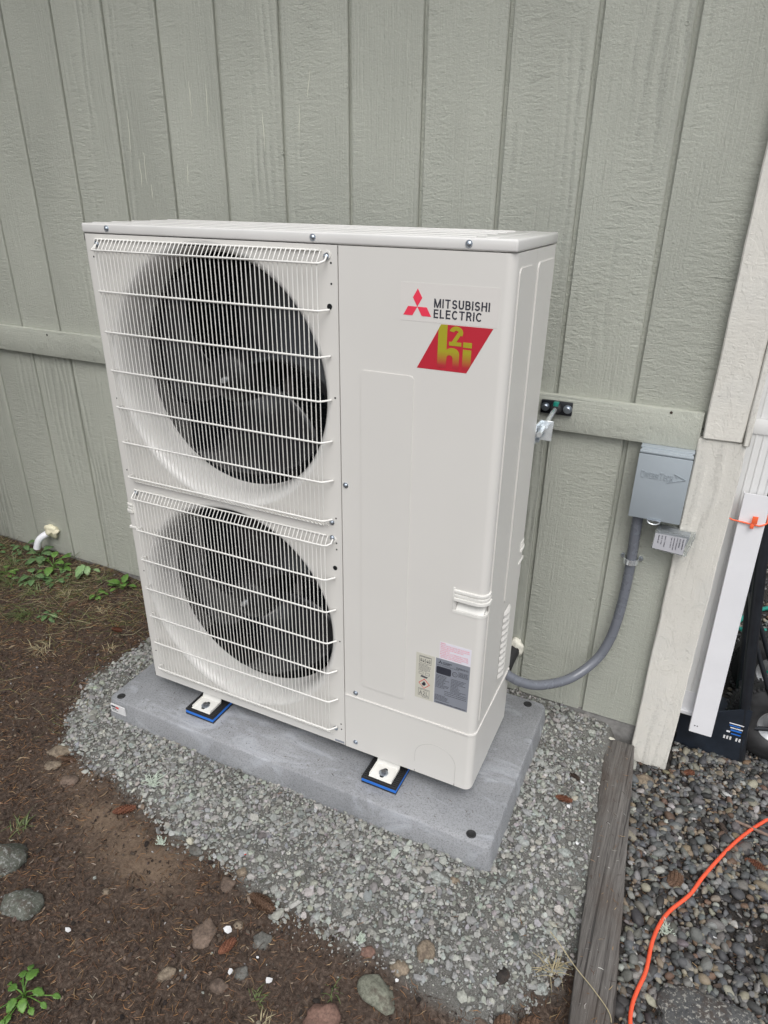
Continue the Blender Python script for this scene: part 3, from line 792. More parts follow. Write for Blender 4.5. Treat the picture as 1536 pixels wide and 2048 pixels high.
# screws
bm = bmesh.new()
add_lathe(bm, [(.0, .0042), (.0030, .0040), (.0046, .0026), (.0048, .0012), (.0068, .0012), (.0070, .0)], 20, FACE_Y)
add_box(bm, (-.0026, -.0046, -.0006), (.0026, -.0040, .0006)); add_box(bm, (-.0006, -.0046, -.0026), (.0006, -.00395, .0026))
screw0 = finish(bm, 'screw', 'zinc', hp, angle=40)
first = True
for x, y, z in ((.079, -.0008, 1.3085), (.632, -.0008, 1.3085), (.960, -.0008, 1.3085), (.699, 0, .785), (.721, 0, .195), (.7205, -.0015, .026), (.041, -.001, 1.274), (.662, -.001, 1.2735),
                (.661, -.001, .683), (.043, -.001, .637), (.661, -.001, .642), (.6585, -.001, .050)):
    if first: screw0.location = (x, y, z); first = False
    else: dup(screw0, hp, (x, y, z))
hole0 = lathe('screw_hole', [(0, .0003), (.0022, .0003), (.0022, -.001)], 'dark', hp, seg=10, mat=FACE_Y)
first = True
for x, z in ((.672, 1.262), (.672, 1.222), (.676, .986), (.672, .695), (.672, .629), (.672, .612), (.676, .345), (.675, .070), (.676, .052), (.024, 1.245), (.021, .70), (.022, .616), (.026, .90), (.025, .385), (.022, .10)):
    if first: hole0.location = (x, 0, z); first = False
    else: dup(hole0, hp, (x, 0, z))
for z in (1.177, .560):
    lathe('wire_slot', [(0, .0006), (.006, .0006), (.006, -.001)], 'dark', hp, seg=16, mat=Matrix.Translation((.667, -.0002, z)) @ FACE_Y)
# fan grilles: each wire its own sub-part
def grille(z0, z1, hz, label):
    g = empty('fan_grille', (0, 0, 0)); g.parent = hp; lab(g, label)
    xa, xb, n = .0505, .6505, 53
    yf = -.0205
    pts = [(0, -.0015, z1), (0, -.004, z1 + .001), (0, yf + .001, z1 - .019), (0, yf, z1 - .023), (0, yf, z0 + .020), (0, yf + .001, z0 + .016), (0, -.004, z0), (0, -.0012, z0 - .001)]
    w0 = tube('wire', pts, .00116, 'ivory_wire', g, sides=6)
    for k in range(n):
        x = xa + (xb - xa) * k / (n - 1)
        if k == 0: w0.location = (x, 0, 0)
        else: dup(w0, g, (x, 0, 0))
    tube('cross_wire', [(.040, -.0026, z1 + .0008), (.646, -.0026, z1 + .0008)], .0020, 'ivory_wire', g)
    tube('cross_wire', [(.044, -.0026, z0 - .0005), (.640, -.0026, z0 - .0005)], .0020, 'ivory_wire', g)
    for i, z in enumerate(hz):
        yh = yf - .0036
        if i == 0:
            pts = [(.040, -.002, z + .012), (.040, -.010, z + .006), (.044, yh + .002, z), (.049, yh, z), (.648, yh, z), (.656, yh + .003, z), (.664, -.012, z + .004), (.664, -.004, z + .012)]
        elif i == len(hz) - 1:
            pts = [(.042, -.001, z - .002), (.044, yh + .004, z), (.048, yh, z), (.646, yh, z), (.652, yh + .003, z), (.664, -.004, z)]
        else:
            pts = [(.042, -.001, z - .002), (.044, yh + .004, z), (.048, yh, z), (.646, yh, z), (.652, yh + .002, z), (.668, -.003, z + .001)]
        tube('cross_wire', pts, .0023, 'ivory_wire', g, sides=7)
    for x, z in ((.040, z1 - .006), (.664, z1 - .007)):
        bm = bmesh.new(); add_lathe(bm, [(.0046, .0), (.0046, .0016), (.0085, .0016), (.0085, .0)], 16, Matrix.Translation((x, -.0002, z)) @ FACE_Y, True)
        finish(bm, 'mounting_eye', 'ivory_wire', g, angle=40)
grille(.672, 1.284, (1.262, 1.170, 1.075, .980, .8855, .791, .6925), 'upper ivory wire fan grille')
grille(.030, .645, (.628, .533, .440, .345, .250, .155, .0585), 'lower ivory wire fan grille')
# handles
def ribbed_handle(name, path, z0, label):
    """path: outline points in x, y; ribs follow it"""
    h = empty(name, (0, 0, 0)); h.parent = hp; lab(h, label)
    for k, (dz, t, pr) in enumerate(((.050, .0045, .0036), (.040, .0045, .0036), (.030, .006, .0062))):
        bm = bmesh.new(); n = len(path); outp = []; inp = []
        for i in range(n):
            a = Vector(path[max(i - 1, 0)]); b = Vector(path[min(i + 1, n - 1)]); d = (b - a).normalized(); nn = Vector((d.y, -d.x))
            outp.append(tuple(Vector(path[i]) + nn * pr)); inp.append(tuple(Vector(path[i]) - nn * .003))
        add_prism(bm, outp + inp[::-1], z0 + dz, z0 + dz + t + .003, 'z')
        bmesh.ops.bevel(bm, geom=[e for e in bm.edges], offset=.0012, segments=2, affect='EDGES')
        finish(bm, 'rib', 'ivory_plastic', h, angle=40)
    return h
fpath = [(x, y) for x, y in wrap_outline(.976, .030)]
hd = ribbed_handle('handle', fpath, .527, 'moulded hand hold wrapped round the front corner')
# cut the pocket into the service panel
cb = bmesh.new(); add_box(cb, (.980, -.02, .531), (1.08, .032, .558))
cm = bpy.data.meshes.new('cut'); cb.to_mesh(cm); cb.free(); co_ = bpy.data.objects.new('cut', cm); COL.objects.link(co_); co_.parent = hp
bo = svc.modifiers.new('b', 'BOOLEAN'); bo.object = co_; bo.operation = 'DIFFERENCE'; bo.solver = 'EXACT'
dg = bpy.context.evaluated_depsgraph_get(); dg.update()
nm = bpy.data.meshes.new_from_object(svc.evaluated_get(dg)); svc.modifiers.clear(); svc.data = nm
svc.data.shade_smooth(); svc.data.set_sharp_from_angle(angle=R(25))
bpy.data.objects.remove(co_)
bm = bmesh.new()       # scooped floor of the hand hold
add_prism(bm, [(.0008, .5315), (.030, .5315), (.030, .5575), (.024, .5575)], .9805, 1.046, 'x')
finish(bm, 'scoop', 'ivory_plastic', hd, angle=30)
bm = bmesh.new()
rim = [(.976, .528), (1.046, .526)]
o3 = wrap_outline(.972, .026, -.0012, .021)
add_prism(bm, o3 + [(W - .006, .026), (W - .006, .006), (.972, .006)], .5225, .5312, 'z'); bmesh.ops.bevel(bm, geom=bm.edges[:], offset=.0012, segments=2, affect='EDGES')
finish(bm, 'rim', 'ivory_plastic', hd, angle=40)
box('rim', (.9715, -.0012, .5318), (.9765, .004, .590), 'ivory_plastic', hd, bev=.001)
lp = [(-.0, .030), (-.0, .010), (.002, .004), (.006, .001), (.022, 0.)]
lh = ribbed_handle('handle', lp, .540, 'moulded hand hold on the left front edge')
box('rim', (-.0035, -.0015, .519), (.024, .030, .527), 'ivory_plastic', lh, bev=.0015)
box('rim', (.0215, -.0012, .5275), (.025, .004, .597), 'ivory_plastic', lh, bev=.001)
rp = [(W, .272), (W, .300), (W - .003, .309), (W - .010, .3145)]
rh = ribbed_handle('handle', rp, .535, 'moulded hand hold on the rear edge')
box('rim', (W - .012, .270, .528), (W + .004, .316, .536), 'ivory_plastic', rh, bev=.0015)
# louvres on the side
vent = empty('side_vent', (0, 0, 0)); vent.parent = hp
for k in range(11):
    z = .2325 + k * .0195
    bm = bmesh.new()
    y0 = .172 + .0; y1 = .232
    nseg = 8; rows = []
    for i in range(nseg + 1):
        t = i / nseg; yy = y0 + (y1 - y0) * t; bul = .0085 * math.sin(math.pi * t) ** .5
        rows.append([bm.verts.new((W + .0004, yy, z + .013)), bm.verts.new((W + .0004 + bul * .9, yy, z + .006)), bm.verts.new((W + .0004 + bul, yy, z + .001)), bm.verts.new((W + .0004 + bul * .85, yy, z)), bm.verts.new((W - .0004, yy, z + .0005))])
    for a, b in zip(rows, rows[1:]):
        for j in range(4): bm.faces.new((a[j], a[j + 1], b[j + 1], b[j]))
    finish(bm, 'louvre', 'ivory', vent, angle=60)
# knock-out score on the base panel
pts = [(.903, .0)] ; pts = []
for k in range(21):
    a = R(180 - 180 * k / 20); pts.append((.952 + .056 * math.cos(a), -.0016, .062 + .050 * math.sin(a)))
pts = [(.896, -.0016, .036)] + pts + [(1.008, -.0016, .004)]
tube('knockout_line', pts, .00035, 'score_shade', hp, sides=5)
box('knockout_slot', (.8955, -.0017, .0002), (.8968, .0, .007), 'dark', hp); box('knockout_slot', (1.0072, -.0017, .0002), (1.0085, .0, .007), 'dark', hp)
# feet
def foot(x, y, front):
    f = empty('foot', (x, y, 0)); f.parent = hp
    s = -1 if front else 1
    poly = [(s * -.012, .001), (s * -.009, .001), (s * .002, -.0262), (s * .054, -.0262), (s * .054, -.0294), (s * -.002, -.0294)]
    bm = bmesh.new(); add_prism(bm, [(a, b) for a, b in poly], -.0335, .0335, 'x')
    bmesh.ops.bevel(bm, geom=bm.edges[:], offset=.0008, segments=1, affect='EDGES')
    finish(bm, 'bracket', 'ivory_plastic', f, angle=30)
    for sx in (-.0335, .0317): box('gusset', (sx, min(s * .003, s * .050), -.0262), (sx + .0018, max(s * .003, s * .050), -.021), 'ivory_plastic', f)
    prism('slot', rrect(-.0065, .0065, min(s * .012, s * .046), max(s * .012, s * .046), .0062), -.0264, -.0258, 'dark', f)
    lathe('washer', [(.0055, .0), (.0055, .0018), (.0125, .0018), (.0125, 0)], 'zinc', f, seg=24, mat=Matrix.Translation((0, s * .030, -.0257)), closed=True)
    lathe('bolt', [(0, .0075), (.0062, .0075), (.0068, .0065), (.0068, 0)], 'steel_dark', f, seg=6, mat=Matrix.Translation((0, s * .030, -.0239)), angle=20)
for x in (.216, .816):
    foot(x, .008, True); foot(x, .305, False)
# ---- stickers and lettering
def P(name, poly, m, parent, y=-.0004, t=.0003): return sheet(name, poly, y, m, parent, t)
logo = lab(P('sticker', rect(.826, 1.026, 1.164, 1.236), 'sticker', hp, 0, .0003), 'pale sticker with red three-diamond emblem and dark lettering')
L = .0196; cx, cz = .8625, 1.1915
for k in range(3):
    a = R(90 + 120 * k); d1 = Vector((math.cos(a), math.sin(a)))
    q = [Vector((0, 0)), L * Vector((math.cos(a - R(30)), math.sin(a - R(30)))), math.sqrt(3) * L * d1, L * Vector((math.cos(a + R(30)), math.sin(a + R(30))))]
    P('diamond', [(cx + v.x, cz + v.y) for v in q], 'red', logo)
strokes('lettering', 'MITSUBISHI', .8970, -.0004, 1.1925, .1110, .0165, 'ink', logo, t=.21)
strokes('lettering', 'ELECTRIC', .8970, -.0004, 1.1730, .0965, .0165, 'ink', logo, t=.21)
tl, tr, br, bl_ = (.9135, 1.1625), (1.0175, 1.1625), (.970, 1.0735), (.8655, 1.0735)
hi = lab(P('emblem_sticker', [bl_, br, tr, tl], 'hi_red', hp, 0, .0004), 'red parallelogram sticker with olive letters h2i')
# letter h : stem with a top clipped by the slanted side, and an arched leg
ch_ = [(.9085, 1.0795), (.9085, 1.1535), (.9135, 1.1625), (.9268, 1.1625), (.9268, 1.1165)]
for k in range(9):
    a = R(140 - 140 * k / 8); ch_.append((.9385 + .0150 * math.cos(a), 1.1075 + .0120 * math.sin(a)))
ch_ += [(.9535, 1.0795), (.9405, 1.0795), (.9405, 1.100)]
for k in range(7):
    a = R(0 + 180 * k / 6); ch_.append((.9338 + .0062 * math.cos(a), 1.1000 + .0052 * math.sin(a)))
ch_ += [(.9268, 1.0795)]
P('letter', ch_, 'hi_ink', hi, -.0005)
P('letter', [(.9605, 1.0795), (.9728, 1.0795), (.9775, 1.0880), (.9775, 1.1185), (.9605, 1.1185)], 'hi_ink', hi, -.0005); P('letter', rect(.9605, .9780, 1.1225, 1.1325), 'hi_ink', hi, -.0005)
strokes('letter', '2', .9315, -.0005, 1.1235, .0275, .0375, 'hi_ink', hi, t=.27)
# warning sticker, rating plate, refrigerant label
warn = lab(P('sticker', rect(.9478, 1.0262, .3852, .4335), 'white_label', hp, 0, .0003), 'white warning sticker with pink lettering')
wl = ['WARNING', 'RISK OF ELECTRIC SHOCK. CAN CAUSE INJURY', 'OR DEATH: DISCONNECT ALL REMOTE ELECTRIC', 'POWER SUPPLIES BEFORE SERVICING.', 'AVERTISSEMENT', 'RISQUE DE CHOC ELECTRIQUES PEUT CAUSER', 'DES BLESSURES OU MORT ENTRAINER LA MORT', 'COUPER TOUS LES CIRCUITS D\'ALIMENTATION', 'A DISTANCE AVANT LE DEPANNAGE.']
for k, s in enumerate(wl):
    text('lettering', s, .9495, -.0004, .4285 - k * .0050, .0745 * min(1, len(s) / 41), .0032, 'pink_ink', warn)
rate = lab(P('rating_plate', rect(.9400, 1.0262, .2490, .3845), 'silver_label', hp, 0, .0003), 'grey rating plate with small black print')
for k in range(3):
    a = R(90 + 120 * k); d1 = Vector((math.cos(a), math.sin(a))); l2 = .0034
    q = [Vector((0, 0)), l2 * Vector((math.cos(a - R(30)), math.sin(a - R(30)))), math.sqrt(3) * l2 * d1, l2 * Vector((math.cos(a + R(30)), math.sin(a + R(30))))]
    P('diamond', [(.9515 + v.x, .3745 + v.y) for v in q], 'ink', rate)
text('lettering', 'MITSUBISHI', .958, -.0004, .3745, .0225, .0028, 'ink', rate, heavy=.0001)
text('lettering', 'ELECTRIC', .958, -.0004, .3705, .0180, .0028, 'ink', rate, heavy=.0001)
text('lettering', 'SPLIT SYSTEM HEAT PUMP', .9435, -.0004, .3645, .055, .0030, 'ink', rate)
P('dark_field', rrect(.9425, .9800, .3405, .3615, .004), 'ink', rate)
bm = bmesh.new(); add_lathe(bm, [(.0058, 0), (.0058, .0003), (.0068, .0003), (.0068, 0)], 20, Matrix.Translation((.9895, -.0003, .3505)) @ FACE_Y, True); finish(bm, 'approval_mark', 'ink', rate)
text('lettering', 'ETL', .9858, -.0004, .3485, .0075, .0042, 'ink', rate)
bm = bmesh.new()
rr = random.Random(3)
def dash_rows(bm, x0, x1, z, y=-.0004, h=.0012):
    x = x0
    while x < x1 - .001:
        l = rr.uniform(.0012, .005); l = min(l, x1 - x)
        add_box(bm, (x, y - .0002, z), (x + l, y, z + h)); x += l + rr.uniform(.0006, .0014)
for k in range(5): dash_rows(bm, .9985, 1.0225, .3590 - k * .0031)
for k in range(2): dash_rows(bm, .992, 1.0230, .3715 - k * .0030)
for k in range(10): dash_rows(bm, .9425, .9425 + rr.uniform(.018, .034), .3345 - k * .0040)
for k in range(10): dash_rows(bm, .981, .981 + rr.uniform(.018, .042), .3335 - k * .0042)
for k in range(3): dash_rows(bm, .966, 1.0225, .2915 - k * .0052)
for k in range(5): dash_rows(bm, .9425, .9425 + rr.uniform(.025, .045), .2745 - k * .0036)
kind(finish(bm, 'fine_print', 'ink', rate), 'stuff')
text('lettering', 'MITSUBISHI ELECTRIC CORPORATION', .9440, -.0004, .2520, .0780, .0030, 'ink', rate, heavy=.0001)
ref = lab(P('refrigerant_label', rect(.8888, .9372, .2480, .3845), 'cream_label', hp, 0, .0003), 'cream refrigerant label with a red flame diamond')
def frame(x0, x1, z0, z1, t, m, par):
    bm = bmesh.new()
    for a, b, c, d in ((x0, x1, z0, z0 + t), (x0, x1, z1 - t, z1), (x0, x0 + t, z0 + t, z1 - t), (x1 - t, x1, z0 + t, z1 - t)): add_box(bm, (a, -.0006, c), (b, -.0003, d))
    finish(bm, 'frame', m, par)
frame(.8975, .9285, .3560, .3775, .0006, 'ink', ref)
text('lettering', 'REFRIGERANT', .9000, -.0004, .3738, .0260, .0026, 'ink', ref)
text('lettering', 'R454B', .9005, -.0004, .3600, .0255, .0098, 'ink', ref)
bm = bmesh.new()
for k in range(6): dash_rows(bm, .8965, .8965 + (.024 if k in (0, 5) else .031), .3515 - k * .0036)
kind(finish(bm, 'fine_print', 'ink_grey', ref), 'stuff')
for a, b in ((.8975, .909), (.914, .9255)):
    frame(a, b, .3225, .3300, .0006, 'ink_grey', ref)
P('booklet', [(.9015, .3150), (.9185, .3130), (.9215, .3180), (.9045, .3200)], 'ink_grey', ref)
def diamond(cx, cz, r): return [(cx, cz - r), (cx + r, cz), (cx, cz + r), (cx - r, cz)]
P('warning_diamond', diamond(.9125, .2955, .0150), 'red_ink', ref, -.0003, .0003)
P('warning_field', diamond(.9125, .2955, .0128), 'cream_label', ref, -.0006, .0002)
fl = [(.9080, .2905), (.9062, .2945), (.9075, .2985), (.9082, .2960), (.9098, .3000), (.9100, .3035), (.9118, .2995), (.9128, .3050), (.9140, .2995), (.9150, .3015), (.9152, .2975), (.9168, .2990), (.9165, .2940), (.9145, .2905), (.9115, .2898)]
P('flame', fl, 'ink', ref, -.0008, .0002)
frame(.8975, .9270, .2575, .2790, .0006, 'ink', ref)
text('lettering', 'SAFETY GROUP', .9005, -.0004, .2745, .0240, .0024, 'ink', ref)
text('lettering', 'A2L', .9000, -.0004, .2600, .0240, .0115, 'ink', ref)
bm = bmesh.new(); dash_rows(bm, .908, .9275, .2535); finish(bm, 'fine_print', 'ink_grey', ref)
P('badge', rect(.655, .684, .0030, .0095), 'silver_label', hp, 0, .0004)

# ------------------------------------------------------------------ wall stay (seismic bracket)
stay = tag(empty('wall_stay', (1.05, WY - .02, 1.0)), 'black rubber-mounted wall bracket with zinc rod steadying the heat pump', 'bracket')
def apart(t, o):
    o.parent = t; o.matrix_parent_inverse = Matrix.Translation(-t.location); return o
TB = WY - .0197                                    # face of the trim board
apart(stay, box('wall_plate', (1.012, TB - .010, .984), (1.094, TB - .0003, 1.020), 'black_plastic', bev=.002))
for x in (1.024, 1.083):
    b = apart(stay, lathe('lag_bolt', [(.0115, .0), (.0115, .0022), (.0075, .0022), (.0072, .0085), (.006, .0096), (0, .0096)], 'zinc', seg=6 if False else 24, mat=Matrix.Translation((x, TB - .0102, 1.0025)) @ FACE_Y))
apart(stay, lathe('rubber_boss', [(.015, 0), (.0145, .012), (.010, .016), (0, .016)], 'black_rubber', seg=24, mat=Matrix.Translation((1.053, TB - .0102, 1.002)) @ FACE_Y))
apart(stay, lab(box('green_tag', (1.047, TB - .0265, 1.010), (1.060, TB - .0110, 1.0205), 'hose', bev=.001), 'small green plastic tab'))
rod_a = Vector((1.052, TB - .024, 1.000)); rod_b = Vector((1.066, .330, .996))
rod_b = Vector((1.064, .285, .998))
bm = bmesh.new(); nthr = 60; pts = []; rad = []
for i in range(nthr * 2 + 1):
    pts.append(rod_a.lerp(rod_b, i / (nthr * 2))); rad.append(.0064 if i % 2 else .0061)
add_tube(bm, pts, rad, 12); apart(stay, finish(bm, 'threaded_rod', 'zinc_bright', angle=60))
bm = bmesh.new(); add_box(bm, (1.0515, .338, .968), (1.084, .3405, 1.018), .0006, 1); add_box(bm, (1.0515, .296, .968), (1.0540, .3378, 1.018), .0006, 1)
apart(stay, finish(bm, 'angle_plate', 'zinc_bright', angle=40))
dirn = (rod_b - rod_a).normalized().to_track_quat('Z', 'Y').to_matrix().to_4x4()
for t, n, r1 in ((.745, 32, .014), (.775, 6, .0095), (.705, 6, .0095)):
    c = rod_a.lerp(rod_b, t)
    apart(stay, lathe('nut' if n == 6 else 'washer', [(0, .004 if n == 6 else .001), (r1, .004 if n == 6 else .001), (r1, -.004 if n == 6 else -.001), (0, -.004 if n == 6 else -.001)], 'zinc_bright', seg=n, mat=Matrix.Translation(c) @ dirn, angle=20))
for z in (.975, 1.004):
    apart(stay, lathe('small_bolt', [(0, .006), (.006, .006), (.0065, 0)], 'zinc', seg=6, mat=Matrix.Translation((1.0542, .312, z)) @ Matrix.Rotation(R(90), 4, 'Y'), angle=20))

# ------------------------------------------------------------------ disconnect box
dbx = tag(empty('disconnect_box', (1.342, .52, .75)), 'grey metal electrical disconnect box with embossed lettering and an arrow', 'electrical box')
bx0, bx1, bz0, bz1, byf, byb = 1.279, 1.4055, .750, .9370, .480, .5415
apart(dbx, box('enclosure', (bx0 + .003, byf + .006, bz0 + .004), (bx1 - .003, byb, bz1 - .001), 'box_grey', bev=.002))
bm = bmesh.new()
add_box(bm, (bx0, byf, bz0), (bx1, byf + .0045, bz1 - .012), .0016, 2)
lid2 = apart(dbx, finish(bm, 'cover', 'box_grey', angle=40))
def sub(par, o, root): o.parent = par; return o
sub(lid2, box('cover_fold', (bx0, byf + .0006, bz1 - .0105), (bx1, byf + .018, bz1 - .0035), 'box_grey', bev=.0028), dbx)
apart(dbx, box('top_flange', (bx0, byf + .0195, bz1 - .003), (bx1, byb, bz1 + .0016), 'box_grey', bev=.0012))
lx = 1.2925; lz = .8640
for s, w2, h2 in (('D', .0092, .0185), ('IVERSI', .0310, .0145), ('T', .0095, .0185), ('ECH', .0205, .0145)):
    sub(lid2, strokes('lettering', s, lx, byf - .0001, lz, w2, h2, 'box_grey', None, t=.17, gap=.26, ext=.0016), dbx); lx += w2 + .0018
arrow = [(1.3700, .8835), (1.3960, .8735), (1.3560, .8595), (1.3565, .8585), (1.3990, .8735), (1.3705, .8850)]
sub(lid2, prism('arrow', arrow, byf - .0001, byf - .0020, 'box_grey', None, 'y'), dbx)
sub(lid2, prism('arrow', [(1.3715, .8830), (1.3775, .8735), (1.3785, .8738), (1.3735, .8822)], byf - .0001, byf - .0013, 'box_grey', None, 'y'), dbx)
hasp = []
for k in range(13):
    a = R(180 + 180 * k / 12); hasp.append((1.343 + .0150 * math.cos(a), byf - .0035, bz0 - .001 + .0085 * math.sin(a)))
apart(dbx, tube('hasp', hasp, .0022, 'zinc_bright', sides=8)); apart(dbx, box('hasp_plate', (1.326, byf - .005, bz0 - .0015), (1.360, byf - .001, bz0 + .0035), 'zinc', bev=.001))
for z in (.78, .835, .90): apart(dbx, lathe('knockout', [(0, .001), (.009, .001), (.0095, 0)], 'box_grey', seg=20, mat=Matrix.Translation((bx0 + .003, .513, z)) @ Matrix.Rotation(R(-90), 4, 'Y')))

# conduit and its strap
cond = [(1.046, .283, .292), (1.085, .303, .264), (1.136, .342, .241), (1.205, .420, .233), (1.262, .477, .278), (1.289, .500, .345), (1.3000, .510, .420), (1.3050, .517, .510), (1.3055, .519, .600), (1.3035, .516, .680), (1.302, .513, .742)]
def resample(pts, step):
    P = [Vector(p) for p in pts]; out = [P[0].copy()]; acc = 0.
    for a, b in zip(P, P[1:]):
        L_ = (b - a).length
        while acc + L_ >= step:
            t = (step - acc) / L_; a = a.lerp(b, t); out.append(a.copy()); L_ = (b - a).length; acc = 0.
        acc += L_
    return out
pts = resample(catmull(cond, 30), .0021)
bm = bmesh.new(); add_tube(bm, pts, [.0138 + .00034 * (1 if i % 2 else -1) for i in range(len(pts))], 18)
cdt = tag(finish(bm, 'conduit', 'conduit', angle=70), 'grey flexible conduit looping from the heat pump up to the electrical box', 'conduit')
strap = tag(empty('conduit_strap', (1.3055, WY, .60)), 'zinc two-hole strap clamping the grey conduit to the siding', 'strap')
arc = [(1.2775, WY - .0015), (1.2865, WY - .0015)]
for k in range(11):
    a = R(180 + 180 * k / 10); arc.append((1.3045 + .0175 * math.cos(a), .519 + .0175 * math.sin(a) if True else 0))
arc += [(1.3225, WY - .0015), (1.3325, WY - .0015)]
bm = bmesh.new(); n = len(arc); ins = []
outl = []
for i in range(n):
    a = Vector(arc[max(i - 1, 0)]); b = Vector(arc[min(i + 1, n - 1)]); d = (b - a).normalized(); nn = Vector((d.y, -d.x)); outl.append(tuple(Vector(arc[i]) + nn * .0016)); ins.append(arc[i])
add_prism(bm, outl + ins[::-1], .5955, .6115, 'z'); apart(strap, finish(bm, 'band', 'zinc_bright', angle=40))
for x in (1.2805, 1.3290): apart(strap, lathe('screw', [(0, .004), (.004, .0036), (.0058, .0)], 'zinc', seg=16, mat=Matrix.Translation((x, WY - .0031, .6035)) @ FACE_Y))

# surge protector under the box
sp = tag(empty('surge_protector', (1.40, .51, .675)), 'small clear plastic surge protector with white printed label under the electrical box', 'surge protector')
apart(sp, prism('cover', [(1.352, .722), (1.350, .668), (1.436, .662), (1.449, .722)], .487, .534, 'clear', None, 'y'))
apart(sp, prism('circuit_block', [(1.356, .716), (1.356, .674), (1.426, .670), (1.436, .716)], .495, .531, 'silver_label', None, 'y'))
lb = apart(sp, prism('label', [(1.3535, .714), (1.3520, .670), (1.4280, .6655), (1.4290, .714)], .4866, .4862, 'grey_label', None, 'y'))
turn = lambda x, z: Matrix.Translation((x, 0, z)) @ Matrix.Rotation(R(-90), 4, 'Y').inverted() @ Matrix.Translation((-x, 0, -z))
for s, x, l, h in (('Surge Protection', 1.4205, .030, .0042), ('AG Series', 1.4135, .026, .0036), ('HVAC Equipment', 1.4065, .034, .0034), ('120/240 Single Phase', 1.3995, .036, .0030), ('Type 1 or Type 2', 1.3930, .030, .0030), ('Indoor / Outdoor', 1.3780, .032, .0030), ('60 Hz', 1.3700, .026, .0030), ('Made to UL 1449', 1.3620, .024, .0028)):
    o = text('lettering', s, x, .4861, .7105, l, h, 'ink', None, heavy=.00012, basis=turn(x, .7105)); sub(lb, o, sp)

# ------------------------------------------------------------------ line set, drain pipe, foam
def blob(name, c, r, sc, m, seed, n=3, amp=.35):
    bm = bmesh.new(); bmesh.ops.create_icosphere(bm, subdivisions=n, radius=1)
    for v in bm.verts:
        q = v.co * 1.9 + Vector((seed, seed * .7, 0)); f = 1 + amp * mnoise.noise(q) + amp * .6 * mnoise.noise(q * 2.6)
        v.co = Vector(c) + Vector((v.co.x * sc[0], v.co.y * sc[1], v.co.z * sc[2])) * r * f
    return finish(bm, name, m, smooth=True)
ls = tag(tube('refrigerant_line', catmull([(1.009, .55, .200), (1.004, .50, .190), (.998, .45, .160), (.985, .39, .105), (.978, .345, .085), (.975, .318, .090)], 6), .023, 'black_rubber', sides=16), 'black insulated refrigerant line running from the wall behind the heat pump', 'pipe')
tag(blob('foam_seal', (1.012, WY - .008, .208), .027, (1.0, .65, 1.25), 'foam_pale', 3.1), 'cream spray foam sealing the black refrigerant line into the siding', 'foam')
tag(blob('foam_seal', (-1.075, WY - .010, .148), .030, (1.25, .75, .95), 'foam', 8.4, 3, .5), 'yellow spray foam round the white drain pipe', 'foam')
dp = tag(empty('drain_pipe', (-1.09, WY, .13)), 'short white plastic drain pipe elbow sticking out of the siding', 'pipe')
apart(dp, tube('elbow', catmull([(-1.080, WY + .02, .142), (-1.094, WY - .022, .132), (-1.108, WY - .044, .120), (-1.119, WY - .057, .100), (-1.127, WY - .063, .070)], 6), .0145, 'white_pvc', sides=20))
apart(dp, lathe('pipe_mouth', [(0, 0), (.0118, 0), (.0118, -.0006), (0, -.0006)], 'dark', seg=20, mat=Matrix.Translation((-1.1272, WY - .0632, .0695)) @ Vector((-.008, -.006, -.03)).to_track_quat('Z', 'Y').to_matrix().to_4x4()))

# ------------------------------------------------------------------ edging timber
bm = bmesh.new()
ny_ = 70; ya, yb = .515, -1.25
sec = [(.0, -.11), (.0, -.022), (.003, -.0195), (.03, -.019), (.055, -.0185), (.082, -.019), (.086, -.022), (.087, -.11)]
rings = []
for i in range(ny_ + 1):
    y = ya + (yb - ya) * i / ny_; x = timber_x(y) + .004
    ring = []
    for j, (dx, z) in enumerate(sec):
        w2 = 1.0 if y > -.3 else 1.0
        q = Vector((dx * 30, y * 22, z * 20)); e = mnoise.noise(q); e2 = mnoise.noise(q * 3.1)
        edge = .0016 if j in (1, 2, 5, 6) else .0007
        ring.append(bm.verts.new((x + dx + edge * e * 1.4, y + (.004 * e2 if i in (0,) else 0), z + edge * e2 - (.0035 * max(0, e) if j in (1, 2, 5, 6) else 0))))
    rings.append(ring)
for a, b in zip(rings, rings[1:]):
    for j in range(len(sec) - 1): bm.faces.new((a[j], a[j + 1], b[j + 1], b[j]))
bm.faces.new(rings[0]); bm.faces.new(rings[-1][::-1])
tag(finish(bm, 'edging_timber', 'timber', angle=45), 'weathered grey timber edging between the crushed gravel and the river pebbles', 'timber')

# ------------------------------------------------------------------ cord, stick
cz_ = lambda x, y, up=.013: (x, y, gz(x, y) + up)
cpts = [(3.6, 1.5), (3.1, 1.42), (2.6, 1.16), (2.3, .98), (2.10, .86), (1.95, .68), (1.86, .545), (1.79, .44), (1.74, .364), (1.691, .275), (1.632, .150), (1.603, .080), (1.563, .016), (1.543, -.035), (1.531, -.093), (1.526, -.162), (1.514, -.213), (1.508, -.249), (1.510, -.290), (1.53, -.36), (1.56, -.50), (1.58, -.70)]
_c = catmull([(x, y, 0) for x, y in cpts], 10); _z = [max(gz(p.x + dx, p.y + dy) for dx in (-.012, 0, .012) for dy in (-.012, 0, .012)) + .0135 for p in _c]
cord_path = [(p.x, p.y, sum(_z[max(0, i - 9):i + 10]) / len(_z[max(0, i - 9):i + 10]) + .0015) for i, p in enumerate(_c)]
tag(tube('extension_cord', cord_path, .0046, 'orange', sides=10), 'bright orange cord snaking across the river pebbles', 'cord')
tag(tube('stick', catmull([cz_(1.705, .385, .016), cz_(1.745, .376, .020), cz_(1.80, .366, .019), cz_(1.86, .372, .016)], 5), [.0042 + .0006 * math.sin(i * 2.1) for i in range(16)], 'twig', sides=7), 'thin bare twig lying across the orange cord', 'stick')

